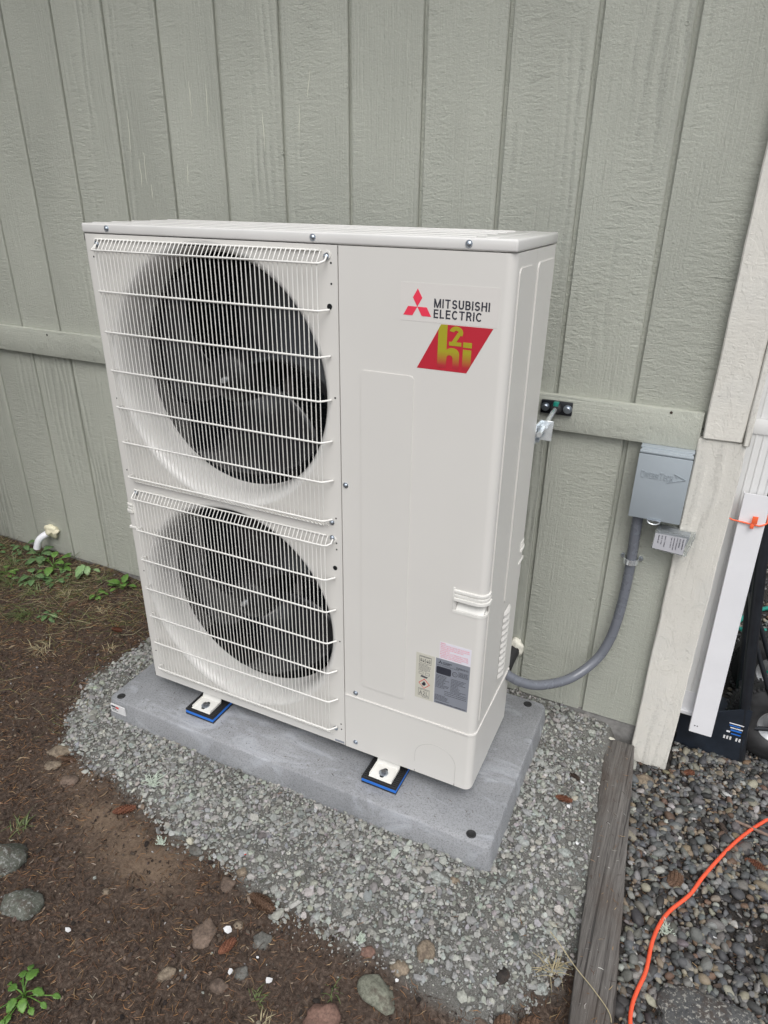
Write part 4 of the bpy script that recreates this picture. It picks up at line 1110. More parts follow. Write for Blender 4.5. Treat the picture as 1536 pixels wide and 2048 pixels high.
# ------------------------------------------------------------------ downspout, channel, tie
ds = tag(empty('downspout', (1.56, .60, .12)), 'white rectangular downspout standing beside the cream corner board', 'downspout')
def ds_tube(name, x0, x1, y0, y1, z0, z1, m, t=.0012):
    bm = bmesh.new()
    n = 1
    # corrugated long sides
    P_ = []
    k = 5
    for i in range(k + 1):
        P_.append((x0 + (x1 - x0) * i / k, y0 - (.0 if i % 2 == 0 else .0)))
    pl = rrect(x0, x1, y0, y1, .010, 4)
    a = [bm.verts.new((x, y, z0)) for x, y in pl]; b = [bm.verts.new((x, y, z1)) for x, y in pl]
    pi = rrect(x0 + t, x1 - t, y0 + t, y1 - t, .009, 4)
    c = [bm.verts.new((x, y, z0)) for x, y in pi]; d = [bm.verts.new((x, y, z1)) for x, y in pi]
    n = len(a)
    for i in range(n):
        j = (i + 1) % n
        bm.faces.new((a[i], a[j], b[j], b[i])); bm.faces.new((c[i], d[i], d[j], c[j])); bm.faces.new((a[i], c[i], c[j], a[j])); bm.faces.new((b[i], b[j], d[j], d[i]))
    return finish(bm, name, m, angle=40)
apart(ds, ds_tube('pipe', 1.511, 1.592, .586, .650, .150, 2.75, 'downspout'))
for x in (1.5150, 1.532, 1.549, 1.566, 1.583): apart(ds, box('pipe_rib', (x, .5845, .152), (x + .004, .5865, 2.74), 'downspout', bev=.0008))
for y in (.600, .616, .630): apart(ds, box('pipe_rib', (1.5095, y, .152), (1.5115, y + .006, 2.74), 'downspout', bev=.0008))
apart(ds, ds_tube('sleeve', 1.5075, 1.5955, .5825, .6535, .118, .185, 'white_vinyl'))
apart(ds, box('outlet_lip', (1.5035, .5740, .106), (1.5965, .6560, .1175), 'white_vinyl', bev=.001))
br_ = []
apart(ds, box('bracket', (1.5040, .5820, .985), (1.6000, .5840, 1.024), 'downspout', bev=.002)); apart(ds, box('bracket', (1.5960, .5845, .985), (1.6010, .6600, 1.024), 'downspout', bev=.002))
ch = tag(empty('vinyl_channel', (1.59, .56, .08)), 'flat white vinyl channel strip tied in front of the downspout', 'channel')
def chan_x(z): return 1.537 + (.82 - z) * .018
bm = bmesh.new()
sec = [(0, .016), (0, 0.0015), (.0015, 0), (.0605, 0), (.062, .0015), (.062, .022), (.0605, .022), (.0605, .003), (.0015, .003), (.0015, .016)]
rings = []
for k in range(2):
    z = (.062, .838)[k]; x = chan_x(z); yy = (.548, .5535)[k]
    if k == 0: rings.append([bm.verts.new((x + a, yy + b, z + (.010 - .010 * math.sin(math.pi * min(1, max(0, a / .062))) if True else 0))) for a, b in sec])
    else: rings.append([bm.verts.new((x + a, yy + b, z)) for a, b in sec])
n = len(sec)
for i in range(n): bm.faces.new((rings[0][i], rings[0][(i + 1) % n], rings[1][(i + 1) % n], rings[1][i]))
bm.faces.new(rings[0][::-1]); bm.faces.new(rings[1])
apart(ch, finish(bm, 'strip', 'white_vinyl', angle=30))
for dx in (.013, .020):
    apart(ch, lathe('nail_hole', [(0, .0004), (.0022, .0004), (.0022, 0)], 'steel_dark', seg=10, mat=Matrix.Translation((chan_x(.095) + dx, .5484, .096)) @ FACE_Y))
tie = tag(empty('cable_tie', (1.57, .55, .765)), 'orange plastic cable tie binding the white channel to the downspout', 'cable tie')
loop = []
for x, y in rrect(1.5065, 1.6055, .5490, .6570, .018, 5): loop.append((x, y, .762 + (x - 1.5275) * .05 - .010 * math.sin((x - 1.5275) / .078 * math.pi) * (1 if y < .58 else 0)))
loop.append(loop[0])
apart(tie, tube('band', loop, .0022, 'orange_tie', sides=8))
apart(tie, box('latch', (1.5670, .5415, .750), (1.5760, .5485, .762), 'orange_tie', bev=.0015)); apart(tie, box('tag', (1.5680, .5430, .7640), (1.5810, .5455, .7840), 'orange_tie', bev=.0008))

# ------------------------------------------------------------------ hand truck
ht = tag(empty('hand_truck', (1.70, .80, -.08)), 'black hand truck with grey-hubbed rubber tyres parked beside the house corner', 'hand truck')
GZ = -.082
def lean(x, z): return x + (.84 - z) * .131
for y in (.665, .955):
    apart(ht, tube('side_rail', [(lean(1.598, z), y, z) for z in (GZ + .012, .25, .55, .84, 1.05)], .0155, 'black_plastic', sides=14))
for z in (.02, .36, .70, 1.03):
    apart(ht, tube('cross_bar', [(lean(1.598, z), .668, z), (lean(1.598, z), .952, z)], .010, 'black_plastic', sides=10))
apart(ht, box('toe_plate', (1.520, .655, GZ + .001), (1.712, .965, GZ + .007), 'navy_plastic', bev=.002))
gus = [(1.530, GZ + .010), (1.545, GZ + .0075), (1.706, GZ + .0075), (1.716, GZ + .02), (1.712, .125), (1.690, .125), (1.62, .088), (1.540, .082), (1.526, .06)]
gp = apart(ht, prism('side_gusset', gus, .650, .654, 'navy_plastic', None, 'y'))
for x, z, w2, h2, m in ((1.662, .062, .040, .0035, 'white_pvc'), (1.664, .054, .030, .0035, 'blue_foam'), (1.668, .046, .034, .0035, 'white_pvc'), (1.670, .036, .030, .006, 'blue_foam'), (1.660, .028, .010, .006, 'white_pvc'), (1.674, .024, .026, .004, 'blue_foam')):
    o = sheet('label_print', rect(x, x + w2, z, z + h2), .650, m, None, .0004); sub(gp, o, ht)
for k in range(6):
    if k == 3: continue
    o = sheet('label_print', rect(1.656 + k * .0085, 1.661 + k * .0085, .002, .014), .650, 'paper', None, .0004); sub(gp, o, ht)
apart(ht, tube('axle', [(1.800, .70, .056), (1.800, 1.04, .056)], .008, 'steel_dark', sides=10))
for y in (.70, .93):
    apart(ht, tube('brace', [(lean(1.598, .36), y, .36), (1.800, y, .058)], .007, 'black_plastic', sides=8))
    apart(ht, tube('brace', [(lean(1.598, .02), y, .02), (1.800, y, .052)], .007, 'black_plastic', sides=8))
def wheel(x, y, z, r):
    w = empty('wheel', (x, y, z)); w.parent = ht; w.matrix_parent_inverse = Matrix.Translation(-ht.location)
    hw = .040; Mx = FACE_Y
    prof = [(.058, .028), (.066, .036), (.082, .041), (.100, .038), (r - .010, .030), (r - .003, .022), (r, .010), (r + .001, 0), (r, -.010), (r - .003, -.022), (r - .010, -.030), (.100, -.038), (.082, -.041), (.066, -.036), (.058, -.028)]
    lathe('tyre', prof, 'tyre', w, seg=56, mat=Mx)
    bm = bmesh.new()
    for k in range(64):
        a = 2 * math.pi * k / 64
        for s in (-1, 1):
            mt = Mx @ Matrix.Rotation(a + (.02 * s), 4, 'Z') @ Matrix.Translation((r - .003, 0, s * .017))
            bmesh.ops.create_cube(bm, size=1, matrix=mt @ Matrix.Rotation(R(14) * s, 4, 'Y') @ Matrix.Diagonal((.009, .0062, .026, 1)))
    kind(finish(bm, 'tread_lug', 'tyre', w), 'stuff')
    lathe('rim', [(.0, .020), (.012, .022), (.016, .030), (.024, .030), (.028, .018), (.044, .012), (.052, .020), (.058, .0295), (.061, .029), (.060, .022), (.056, -.02), (0, -.02)], 'rim', w, seg=48, mat=Mx, angle=30)
    lathe('valve_cap', [(0, .0315), (.005, .0315), (.005, .026), (0, .026)], 'hose', w, seg=12, mat=Mx @ Matrix.Translation((-.022, .0, .0)))
    return w
wheel(1.800, .730, .056, .139); wheel(1.800, 1.02, .056, .139)

# garden hose behind
hz_ = [(1.521, .72, 1.22), (1.517, .70, .90), (1.516, .70, .55), (1.520, .70, .25), (1.545, .74, .02), (1.60, .90, -.055), (1.70, 1.20, -.062), (1.83, 1.36, -.060), (1.96, 1.30, -.06), (1.98, 1.10, -.06)]
tag(tube('garden_hose', catmull(hz_, 8), .0085, 'hose', sides=10), 'green garden hose hanging down the side wall behind the downspout', 'hose')
hz2 = [(2.05, 1.75, -.06), (1.90, 1.70, -.055), (1.76, 1.58, -.06), (1.69, 1.40, -.06), (1.72, 1.22, -.05), (1.86, 1.14, .02), (1.92, 1.22, .22), (1.80, 1.32, .42), (1.70, 1.30, .50), (1.64, 1.24, .36), (1.66, 1.20, .10), (1.78, 1.44, -.055), (1.95, 1.55, -.06)]
tag(tube('garden_hose', catmull(hz2, 8), .0085, 'hose', sides=10), 'loose coil of green garden hose behind the hand truck', 'hose')

# ------------------------------------------------------------------ stuff: gravel, pebbles, crumbs, needles
def ico(sub):
    bm = bmesh.new(); bmesh.ops.create_icosphere(bm, subdivisions=sub, radius=1)
    V = np.array([v.co[:] for v in bm.verts]); F = np.array([[v.index for v in f.verts] for f in bm.faces]); bm.free(); return V, F
def rot_mats(n, tilt):
    a = RNG.uniform(0, 2 * np.pi, n); th = np.abs(RNG.normal(0, tilt, n)); ph = RNG.uniform(0, 2 * np.pi, n)
    k = np.stack([np.cos(ph), np.sin(ph), np.zeros(n)], -1)
    K = np.zeros((n, 3, 3)); K[:, 0, 1] = -k[:, 2]; K[:, 0, 2] = k[:, 1]; K[:, 1, 0] = k[:, 2]; K[:, 1, 2] = -k[:, 0]; K[:, 2, 0] = -k[:, 1]; K[:, 2, 1] = k[:, 0]
    s, c = np.sin(th)[:, None, None], np.cos(th)[:, None, None]
    Rt = np.eye(3) + s * K + (1 - c) * (K @ K)
    Rz = np.zeros((n, 3, 3)); Rz[:, 0, 0] = np.cos(a); Rz[:, 0, 1] = -np.sin(a); Rz[:, 1, 0] = np.sin(a); Rz[:, 1, 1] = np.cos(a); Rz[:, 2, 2] = 1
    return Rt @ Rz
def scatter(name, xy, size, aspect, tints, m, sub=1, angular=.25, tilt=.4, sink=.25, smooth=False, ntemp=14):
    V, F = ico(sub); n = len(xy); nv = len(V)
    temps = []
    for k in range(ntemp):
        T = V.copy()
        if angular > 0:
            for _ in range(7 if not smooth else 6):       # chip flat facets off
                nrm = RNG.normal(size=3); nrm /= np.linalg.norm(nrm); d = T @ nrm; lim = RNG.uniform(.45, .8) if not smooth else RNG.uniform(.55, .9)
                T -= np.outer(np.maximum(d - lim, 0), nrm)
            T *= 1 + angular * RNG.normal(0, .35, (nv, 1))
        temps.append(T)
    temps = np.array(temps)
    A = temps[RNG.integers(0, ntemp, n)] * (size[:, None, None] * aspect[:, None, :])
    A = np.einsum('nij,nkj->nki', rot_mats(n, tilt), A)
    h = ground_h(xy[:, 0], xy[:, 1]) + .0015
    A[..., 0] += xy[:, None, 0]; A[..., 1] += xy[:, None, 1]
    A[..., 2] += (h + size * aspect[:, 2] * (1 - 2 * sink))[:, None]
    FF = (F[None] + (np.arange(n) * nv)[:, None, None]).reshape(-1, 3)
    me = np_mesh(name, A.reshape(-1, 3), FF, np.repeat(tints, nv, 0), 'tint', smooth)
    return mesh_obj(name, me, m)
def rnd_in(n, x0, x1, y0, y1): return np.stack([RNG.uniform(x0, x1, n), RNG.uniform(y0, y1, n)], -1)
def off_slab(q): return ~((q[:, 0] > -.105) & (q[:, 0] < 1.143) & (q[:, 1] > -.105) & (q[:, 1] < .48))
def off_timber(q): return (q[:, 0] < timber_x(q[:, 1]) - .002) | (q[:, 0] > timber_x(q[:, 1]) + .095)
def palette(n, cols, wts, var=.15):
    c = np.array(cols)[RNG.choice(len(cols), n, p=np.array(wts) / sum(wts))]
    return np.clip(c * (1 + var * RNG.normal(size=(n, 1))) * (1 + .03 * RNG.normal(size=(n, 3))), .004, 1)
GC = [(.28, .282, .262), (.315, .318, .294), (.23, .233, .218), (.26, .267, .26), (.35, .352, .32), (.13, .128, .118)]
def gravel_keep(q, soft):
    d = poly_dist(q[:, 0], q[:, 1], GRAVEL) + .035 * fbm(q[:, 0], q[:, 1], 12, 3, 5)
    p = sstep(-soft, soft * .6, d)
    return (RNG.uniform(size=len(q)) < p) & off_slab(q) & (q[:, 1] < WY - .002) & (q[:, 0] < timber_x(q[:, 1]) + .002)
# coarse
q = rnd_in(56000, -.42, 1.45, -.50, .55); q = q[gravel_keep(q, .035)]
dens = .70 + .55 * fbm(q[:, 0], q[:, 1], 6, 3, 77); q = q[RNG.uniform(size=len(q)) < np.clip(dens, .2, 1)]
sz = np.clip(RNG.lognormal(np.log(.0042), .42, len(q)), .0020, .0125)
kind(scatter('crushed_gravel', q, sz, np.stack([RNG.uniform(.95, 1.6, len(q)), RNG.uniform(.75, 1.1, len(q)), RNG.uniform(.45, .8, len(q))], -1), palette(len(q), GC, [4, 4, 3, 2, 2, 1]), 'chips', 1, .12, .45, .22), 'stuff')
q = rnd_in(40000, -.46, 1.45, -.55, .55); q = q[gravel_keep(q, .06)][:17000]
sz = RNG.uniform(.0009, .0024, len(q))
kind(scatter('gravel_fines', q, sz, np.stack([RNG.uniform(.9, 1.5, len(q)), RNG.uniform(.7, 1.1, len(q)), RNG.uniform(.5, .9, len(q))], -1), palette(len(q), GC, [4, 4, 3, 2, 2, 2]), 'chips', 1, .1, .6, .2) if False else scatter('gravel_fines', q, sz, np.stack([RNG.uniform(.9, 1.5, len(q)), RNG.uniform(.7, 1.1, len(q)), RNG.uniform(.5, .9, len(q))], -1), palette(len(q), GC, [4, 4, 3, 2, 2, 2]), 'chips', 1, .1, .6, .2), 'stuff')
# river pebbles
PC = [tuple(v * .84 for v in c) for c in [(.072, .074, .074), (.115, .12, .122), (.155, .15, .138), (.205, .205, .19), (.23, .185, .13), (.28, .255, .20), (.15, .098, .068), (.37, .365, .34), (.05, .048, .047)]]
q = np.concatenate([rnd_in(15000, 1.40, 2.10, -.75, .75), rnd_in(5000, 1.51, 2.6, .55, 2.6), rnd_in(4200, 2.05, 3.1, -.75, 1.4)])
q = q[(q[:, 0] > timber_x(q[:, 1]) + .096) & ((q[:, 1] < WY - .03) | (q[:, 0] > 1.53))]
bare = fbm(q[:, 0], q[:, 1], 4.2, 3, 31); q = q[RNG.uniform(size=len(q)) < np.clip(.95 - 1.9 * np.maximum(bare - .18, 0), .12, 1)]
sz = np.clip(RNG.lognormal(np.log(.0065), .38, len(q)), .0028, .0175)
kind(scatter('river_pebbles', q, sz, np.stack([RNG.uniform(1., 1.5, len(q)), RNG.uniform(.75, 1.05, len(q)), RNG.uniform(.5, .8, len(q))], -1), palette(len(q), PC, [4, 4, 4, 3, 1.6, 1.6, 1.2, .8, 3], .2), 'pebble', 2, .09, .5, .2, True), 'stuff')
# soil crumbs
q = rnd_in(26000, -1.75, 1.40, -.95, .53)
d = poly_dist(q[:, 0], q[:, 1], GRAVEL); keep = (d < .0) & (q[:, 0] < timber_x(q[:, 1]) - .002)
near = np.exp(-((q[:, 0] - .4) ** 2 + (q[:, 1] + .6) ** 2) / 1.2)
q = q[keep]; q2 = rnd_in(2500, 1.42, 2.0, -.6, .6); q = np.concatenate([q, q2[off_timber(q2)]])
sz = np.clip(RNG.lognormal(np.log(.0019), .55, len(q)), .0007, .0085)
kind(scatter('soil_crumbs', q, sz, np.stack([RNG.uniform(.9, 1.5, len(q)), RNG.uniform(.7, 1.1, len(q)), RNG.uniform(.5, .9, len(q))], -1), palette(len(q), [(.058, .044, .036), (.030, .023, .020), (.105, .08, .064), (.18, .14, .108), (.26, .255, .24)], [5, 3, 3.5, 1.8, .45], .2), 'clods', 1, .12, .8, .15), 'stuff')
# fallen needles and chips of bark
def tan_patch(x, y): return np.exp(-(((x - .34) / .13) ** 2 + ((y + .45) / .07) ** 2)) + .8 * np.exp(-(((x - .16) / .10) ** 2 + ((y + .40) / .05) ** 2)) + .6 * np.exp(-(((x + .02) / .10) ** 2 + ((y + .33) / .04) ** 2))
def needles(name, q, lmin, lmax, wid, cols, wts, m='litter', lift=.002, up=.25, curve=.12):
    n = len(q); a = RNG.uniform(0, 2 * np.pi, n); l = RNG.uniform(lmin, lmax, n); el = np.abs(RNG.normal(0, up, n))
    d = np.stack([np.cos(a) * np.cos(el), np.sin(a) * np.cos(el), np.sin(el)], -1)
    s = np.stack([-np.sin(a), np.cos(a), np.zeros(n)], -1); up_ = np.cross(d, s)
    w = wid * RNG.uniform(.6, 1.5, n); c0 = np.stack([q[:, 0], q[:, 1], ground_h(q[:, 0], q[:, 1]) + lift * RNG.uniform(.3, 1.6, n)], -1)
    bend = RNG.normal(0, curve, n)
    V = []
    for t, ws in ((0, .6), (.5, 1.), (1, .25)):
        c = c0 + d * (l * (t))[:, None] + s * (bend * l * 4 * t * (1 - t))[:, None]
        c[:, 2] -= l * .5 * np.sin(el) * 0
        for ang in (90, 210, 330):
            V.append(c + (s * np.cos(R(ang)) + up_ * np.sin(R(ang))) * (w * ws)[:, None])
    V = np.stack(V, 1)
    f = []
    for r0 in (0, 3):
        for k in range(3): f.append((r0 + k, r0 + (k + 1) % 3, r0 + 3 + (k + 1) % 3)); f.append((r0 + k, r0 + 3 + (k + 1) % 3, r0 + 3 + k))
    f.append((0, 2, 1)); f.append((6, 7, 8))
    F = (np.array(f)[None] + (np.arange(n) * 9)[:, None, None]).reshape(-1, 3)
    return mesh_obj(name, np_mesh(name, V.reshape(-1, 3), F, np.repeat(palette(n, cols, wts, .25), 9, 0)), m)
q = rnd_in(56000, -1.75, 1.40, -.95, .53); d = poly_dist(q[:, 0], q[:, 1], GRAVEL)
dens = np.where(d < 0, .55 + .5 * fbm(q[:, 0], q[:, 1], 3.5, 3, 15) + .25 * sstep(-.45, -.75, q[:, 1]) + .25 * sstep(-.2, -.8, q[:, 0]), .022)
keep = (RNG.uniform(size=len(q)) < dens * (1 - .75 * np.clip(tan_patch(q[:, 0], q[:, 1]), 0, 1))) & off_slab(q) & (q[:, 0] < timber_x(q[:, 1]) - .004)
q = q[keep]; q2 = rnd_in(5200, 1.40, 2.1, -.7, .75); dn = np.exp(-((q2[:, 0] - timber_x(q2[:, 1]) - .12) / .10) ** 2) * .8 + np.exp(-(((q2[:, 0] - 1.58) / .1) ** 2 + ((q2[:, 1] - .52) / .08) ** 2)) + .22
q2 = q2[(RNG.uniform(size=len(q2)) < dn) & (q2[:, 0] > timber_x(q2[:, 1]) + .096) & ((q2[:, 1] < WY - .03) | (q2[:, 0] > 1.53))]
NCOL = [(.18, .10, .052), (.28, .15, .068), (.12, .068, .044), (.060, .041, .032), (.36, .25, .15), (.034, .025, .021)]
kind(needles('fir_needles', np.concatenate([q, q2]),   .008, .026, .00066, NCOL, [3, 2, 4, 3, 1, 2], lift=.004), 'stuff')
qb = rnd_in(9500, -1.75, 1.40, -.95, .53); qb = qb[(poly_dist(qb[:, 0], qb[:, 1], GRAVEL) < -.01) & (qb[:, 0] < timber_x(qb[:, 1]) - .006) & (RNG.uniform(size=len(qb)) > .8 * tan_patch(qb[:, 0], qb[:, 1]))]
kind(needles('bark_shreds', qb, .005, .020, .0013, [(.10, .058, .036), (.055, .034, .024), (.16, .10, .06), (.27, .225, .175)], [4, 4, 2, 1], lift=.003), 'stuff')
# little bits on slab and timber
qs = rnd_in(90, -.09, 1.12, -.09, .0); bits = needles('slab_debris', qs, .004, .014, .0006, [(.05, .035, .025), (.10, .07, .05)], [1, 1]); 
mz = bits.data; co = np.empty(len(mz.vertices) * 3, np.float32); mz.vertices.foreach_get('co', co); co = co.reshape(-1, 3)
co[:, 2] = PT + .0006 + (co[:, 2] - np.repeat(ground_h(qs[:, 0], qs[:, 1]), 9)) * .15; mz.vertices.foreach_set('co', co.ravel()); kind(bits, 'stuff')
qt = rnd_in(150, 0, 1, -.75, .48); qt[:, 0] = timber_x(qt[:, 1]) + .008 + .076 * qt[:, 0]
tb = needles('timber_debris', qt, .004, .016, .0006, NCOL + [(.4, .38, .35)], [3, 2, 3, 3, 2, 2, 4]); mz = tb.data
co = np.empty(len(mz.vertices) * 3, np.float32); mz.vertices.foreach_get('co', co); co = co.reshape(-1, 3)
co[:, 2] = -.0180 + (co[:, 2] - np.repeat(ground_h(qt[:, 0], qt[:, 1]), 9)) * .2; mz.vertices.foreach_set('co', co.ravel()); kind(tb, 'stuff')
# dry grass litter near the wall
q = rnd_in(11000, -1.75, -.15, -.25, .52); dn = .75 * sstep(.0, .35, q[:, 1]) * sstep(-.25, -.7, q[:, 0]) + .05
q = q[RNG.uniform(size=len(q)) < dn * (.7 + fbm(q[:, 0], q[:, 1], 6, 3, 55))]
kind(needles('dry_grass', q, .03, .11, .0007, [(.26, .21, .12), (.16, .15, .06), (.34, .30, .19), (.10, .13, .045)], [3, 3, 2, 3], up=.35, curve=.16), 'stuff')

# ------------------------------------------------------------------ individual stones
def stone(x, y, w, m, label, elong=1.2, flat=.55, rot=None, sink=.44, seed=None, cat='stone', name='stone'):
    seed = seed or random.uniform(0, 99)
    bm = bmesh.new(); bmesh.ops.create_icosphere(bm, subdivisions=3, radius=1)
    rz = Matrix.Rotation(rot if rot is not None else random.uniform(0, 3.1), 3, 'Z'); a = w / 2 * math.sqrt(elong); b = w / 2 / math.sqrt(elong); c = w / 2 * flat
    z0 = gz(x, y) + c * (1 - 2 * sink)
    for v in bm.verts:
        p = v.co.copy(); q = p * 1.25 + Vector((seed, seed * .3, seed * .7))
        f = 1 + .34 * mnoise.noise(q) + .17 * mnoise.noise(q * 2.3) + .06 * mnoise.noise(q * 6)
        v.co = rz @ Vector((p.x * a * f, p.y * b * f, p.z * c * f))
    o = finish(bm, name, m, smooth=True); o.location = (x, y, z0)
    return tag(o, label, cat, 'loose stones on the ground' if cat == 'stone' else None)
for args in (
    (-.132, -.277, .058, 'st_tan', 'flat tan stone where the soil meets the gravel, beside a brown cone', 1.7, .45, .5),
    (-.112, -.325, .041, 'st_tan', 'tan stone just below the flat tan stone at the gravel edge', 1.4, .5, .3),
    (-.021, -.345, .047, 'st_brown', 'round reddish brown stone half buried in dark soil near the tan stones', 1.2, .6, .2),
    (.030, -.612, .115, 'st_moss', 'large grey mossy boulder at the left edge of the frame', 1.2, .8, .2),
    (.186, -.664, .080, 'st_moss', 'grey rounded boulder below the large mossy boulder', 1.2, .7, .2),
    (.455, -.372, .032, 'st_grey', 'small dark grey angular stone at the gravel edge below the slab', 1.3, .6, .1),
    (.585, -.412, .036, 'st_brown', 'brown grey round stone above the long brown cone', 1.1, .7, .1),
    (.598, -.371, .026, 'st_tan', 'small round tan stone on the gravel edge', 1.05, .8, 0),
    (.607, -.529, .060, 'st_brown', 'flat brown grey stone lying beside the reddish cone', 1.35, .35, 1.9),
    (.735, -.483, .040, 'st_grey', 'grey triangular stone among needles right of the reddish cone', 1.1, .6, .6),
    (.733, -.559, .030, 'st_grey', 'small grey stone touching a torn white paper scrap', 1.1, .6, .3),
    (.706, -.603, .034, 'st_brown', 'brown lump of stone left of the white paper square', 1.2, .7, .1),
    (.590, -.634, .036, 'st_tan', 'tan wedge shaped stone lying alone in the needle litter', 1.4, .5, .9),
    (.666, -.479, .021, 'st_tan', 'little tan stone above the torn white paper', 1.3, .6, .2),
    (.332, -.552, .018, 'st_tan', 'tiny tan stone in the bare soil patch', 1.2, .6, .1),
    (1.013, -.468, .072, 'st_green', 'oval greenish grey stone at the front gravel edge', 1.6, .55, -.25),
    (.937, -.560, .070, 'st_red', 'large reddish brown stone at the bottom of the picture', 1.25, .7, .4),
    (1.080, -.354, .046, 'st_tan', 'upright tan brown stone sitting on the crushed gravel', 1.35, .6, 1.4),
    (.965, -.406, .029, 'st_red', 'small reddish stone on the gravel rim', 1.3, .6, .5),
    (1.040, -.406, .036, 'st_tan', 'pale tan stone half sunk in the gravel rim', 1.2, .5, .3),
    (.822, -.387, .022, 'st_pale', 'pale angular stone on soil just off the gravel', 1.2, .6, .3),
    (1.044, -.175, .040, 'st_pale', 'long pale grey stone in the gravel below the slab corner', 2.0, .5, -.1),
    (1.078, -.165, .022, 'st_tan', 'tan pebble next to the long pale stone below the slab corner', 1.2, .6, .2),
    (1.327, -.286, .026, 'st_pale', 'pale grey flat stone beside the timber', 1.1, .5, .2),
    (1.235, -.430, .034, 'st_brown', 'dark brown stone between pine cones at the gravel tip', 1.2, .6, .2),
    (1.460, .440, .052, 'st_tan', 'smooth tan stone at the far end of the timber by the corner board', 1.2, .6, .1),
    (1.648, -.215, .165, 'st_speck', 'big flat speckled rock in the pebbles beside the orange cord', 1.5, .35, .1),
    (1.303, .094, .030, 'st_grey', 'blue grey stone in the gravel left of the timber', 1.4, .5, .1),
    (1.300, .045, .034, 'st_pale', 'slaty pale stone left of the middle of the timber', 1.6, .4, .0),
): stone(*args)
tag(stone(1.244, -.318, .034, 'st_dark', 'black charred bark chunk lying on the crushed gravel', 1.5, .6, 1.3, name='bark_chunk', cat='bark'), 'black charred bark chunk lying on the crushed gravel', 'bark')

# ------------------------------------------------------------------ pine cones
def pine_cone(x, y, L, rot, m, label, fat=.42, openness=.5):
    bm = bmesh.new(); nrow, per = 11, 9
    add_lathe(bm, [(0, -L * .5)] + [(L * fat * .30 * math.sin(math.pi * (.08 + .86 * t)) ** .7, -L * .5 + L * t) for t in (.05, .2, .4, .6, .8, .95)] + [(0, L * .5)], 10)
    for i in range(nrow):
        t = (i + .5) / nrow; z = -L * .5 + L * t * .96
        rr_ = L * fat * .5 * (math.sin(math.pi * (.10 + .82 * t)) ** .75)
        for k in range(per):
            a = 2 * math.pi * (k + .5 * (i % 2)) / per + .15 * i
            w = 2 * math.pi * rr_ / per * .62; up = L * .085
            er, et = Vector((math.cos(a), math.sin(a), 0)), Vector((-math.sin(a), math.cos(a), 0)); ez = Vector((0, 0, 1))
            r_in = rr_ * .35
            p = [er * r_in - et * w * .3 + ez * (z - up * .5), er * r_in + et * w * .3 + ez * (z - up * .5), er * rr_ * (.92 + .1 * openness) + et * w * .62 + ez * (z + up * .5), er * rr_ * (1.0 + .16 * openness) + ez * (z + up * 1.05), er * rr_ * (.92 + .1 * openness) - et * w * .62 + ez * (z + up * .5)]
            top = [bm.verts.new(v) for v in p]; bot = [bm.verts.new(v - ez * L * .018 - er * L * .006) for v in p]
            bm.faces.new(top); bm.faces.new(bot[::-1])
            for j in range(5): bm.faces.new((top[j], bot[j], bot[(j + 1) % 5], top[(j + 1) % 5]))
    bmesh.ops.transform(bm, matrix=Matrix.Rotation(rot, 4, 'Z') @ Matrix.Rotation(R(90), 4, 'Y'), verts=bm.verts[:])
    o = finish(bm, 'pine_cone', m); o.location = (x, y, gz(x, y) + L * fat * .42)
    return tag(o, label, 'pine cone', 'fallen fir cones')
for args in (
    (.200, -.357, .060, .75, 'cone_red', 'red brown cone on soil left of the gravel, below the pale lichen', .42, .3),
    (.689, -.417, .070, -.12, 'cone_brown', 'long open brown cone at the gravel edge in front of the slab', .44, .9),
    (.675, -.531, .045, 1.25, 'cone_red', 'reddish closed cone beside the flat brown grey stone', .52, .2),
    (-.085, -.292, .048, .35, 'cone_brown', 'brown cone touching the flat tan stone at the gravel edge', .40, .4),
    (1.270, -.405, .048, 1.2, 'cone_brown', 'fat brown cone at the gravel tip, farther from the timber', .62, .5),
    (1.318, -.380, .056, 1.0, 'cone_brown', 'fat brown cone right against the side of the timber', .60, .5),
    (1.265, .202, .046, .10, 'cone_red', 'red brown cone lying on crushed gravel between slab and timber', .45, .4),
    (1.566, .107, .046, .9, 'cone_brown', 'open spiky brown cone on the pebbles between timber and orange cord', .72, 1.2),
    (1.677, .343, .050, 1.9, 'cone_dark', 'dark thin cone on the pebbles near the bend of the orange cord', .36, .3),
    (1.752, .246, .054, -.3, 'cone_red', 'orange brown cone on the far side of the orange cord', .46, .4),
    (1.274, .300, .036, -.3, 'cone_dark', 'small dark cone in the gravel near the far end of the timber', .48, .3),
    (1.580, .530, .034, .4, 'cone_red', 'small reddish cone in needles beside the foot of the corner board', .62, .4),
    (-.450, .261, .046, .1, 'cone_red', 'orange brown cone on soil left of the heat pump', .44, .4),
    (-.734, .309, .036, 1.2, 'cone_brown', 'little brown cone in the weeds below the drain pipe', .5, .4),
): pine_cone(*args)

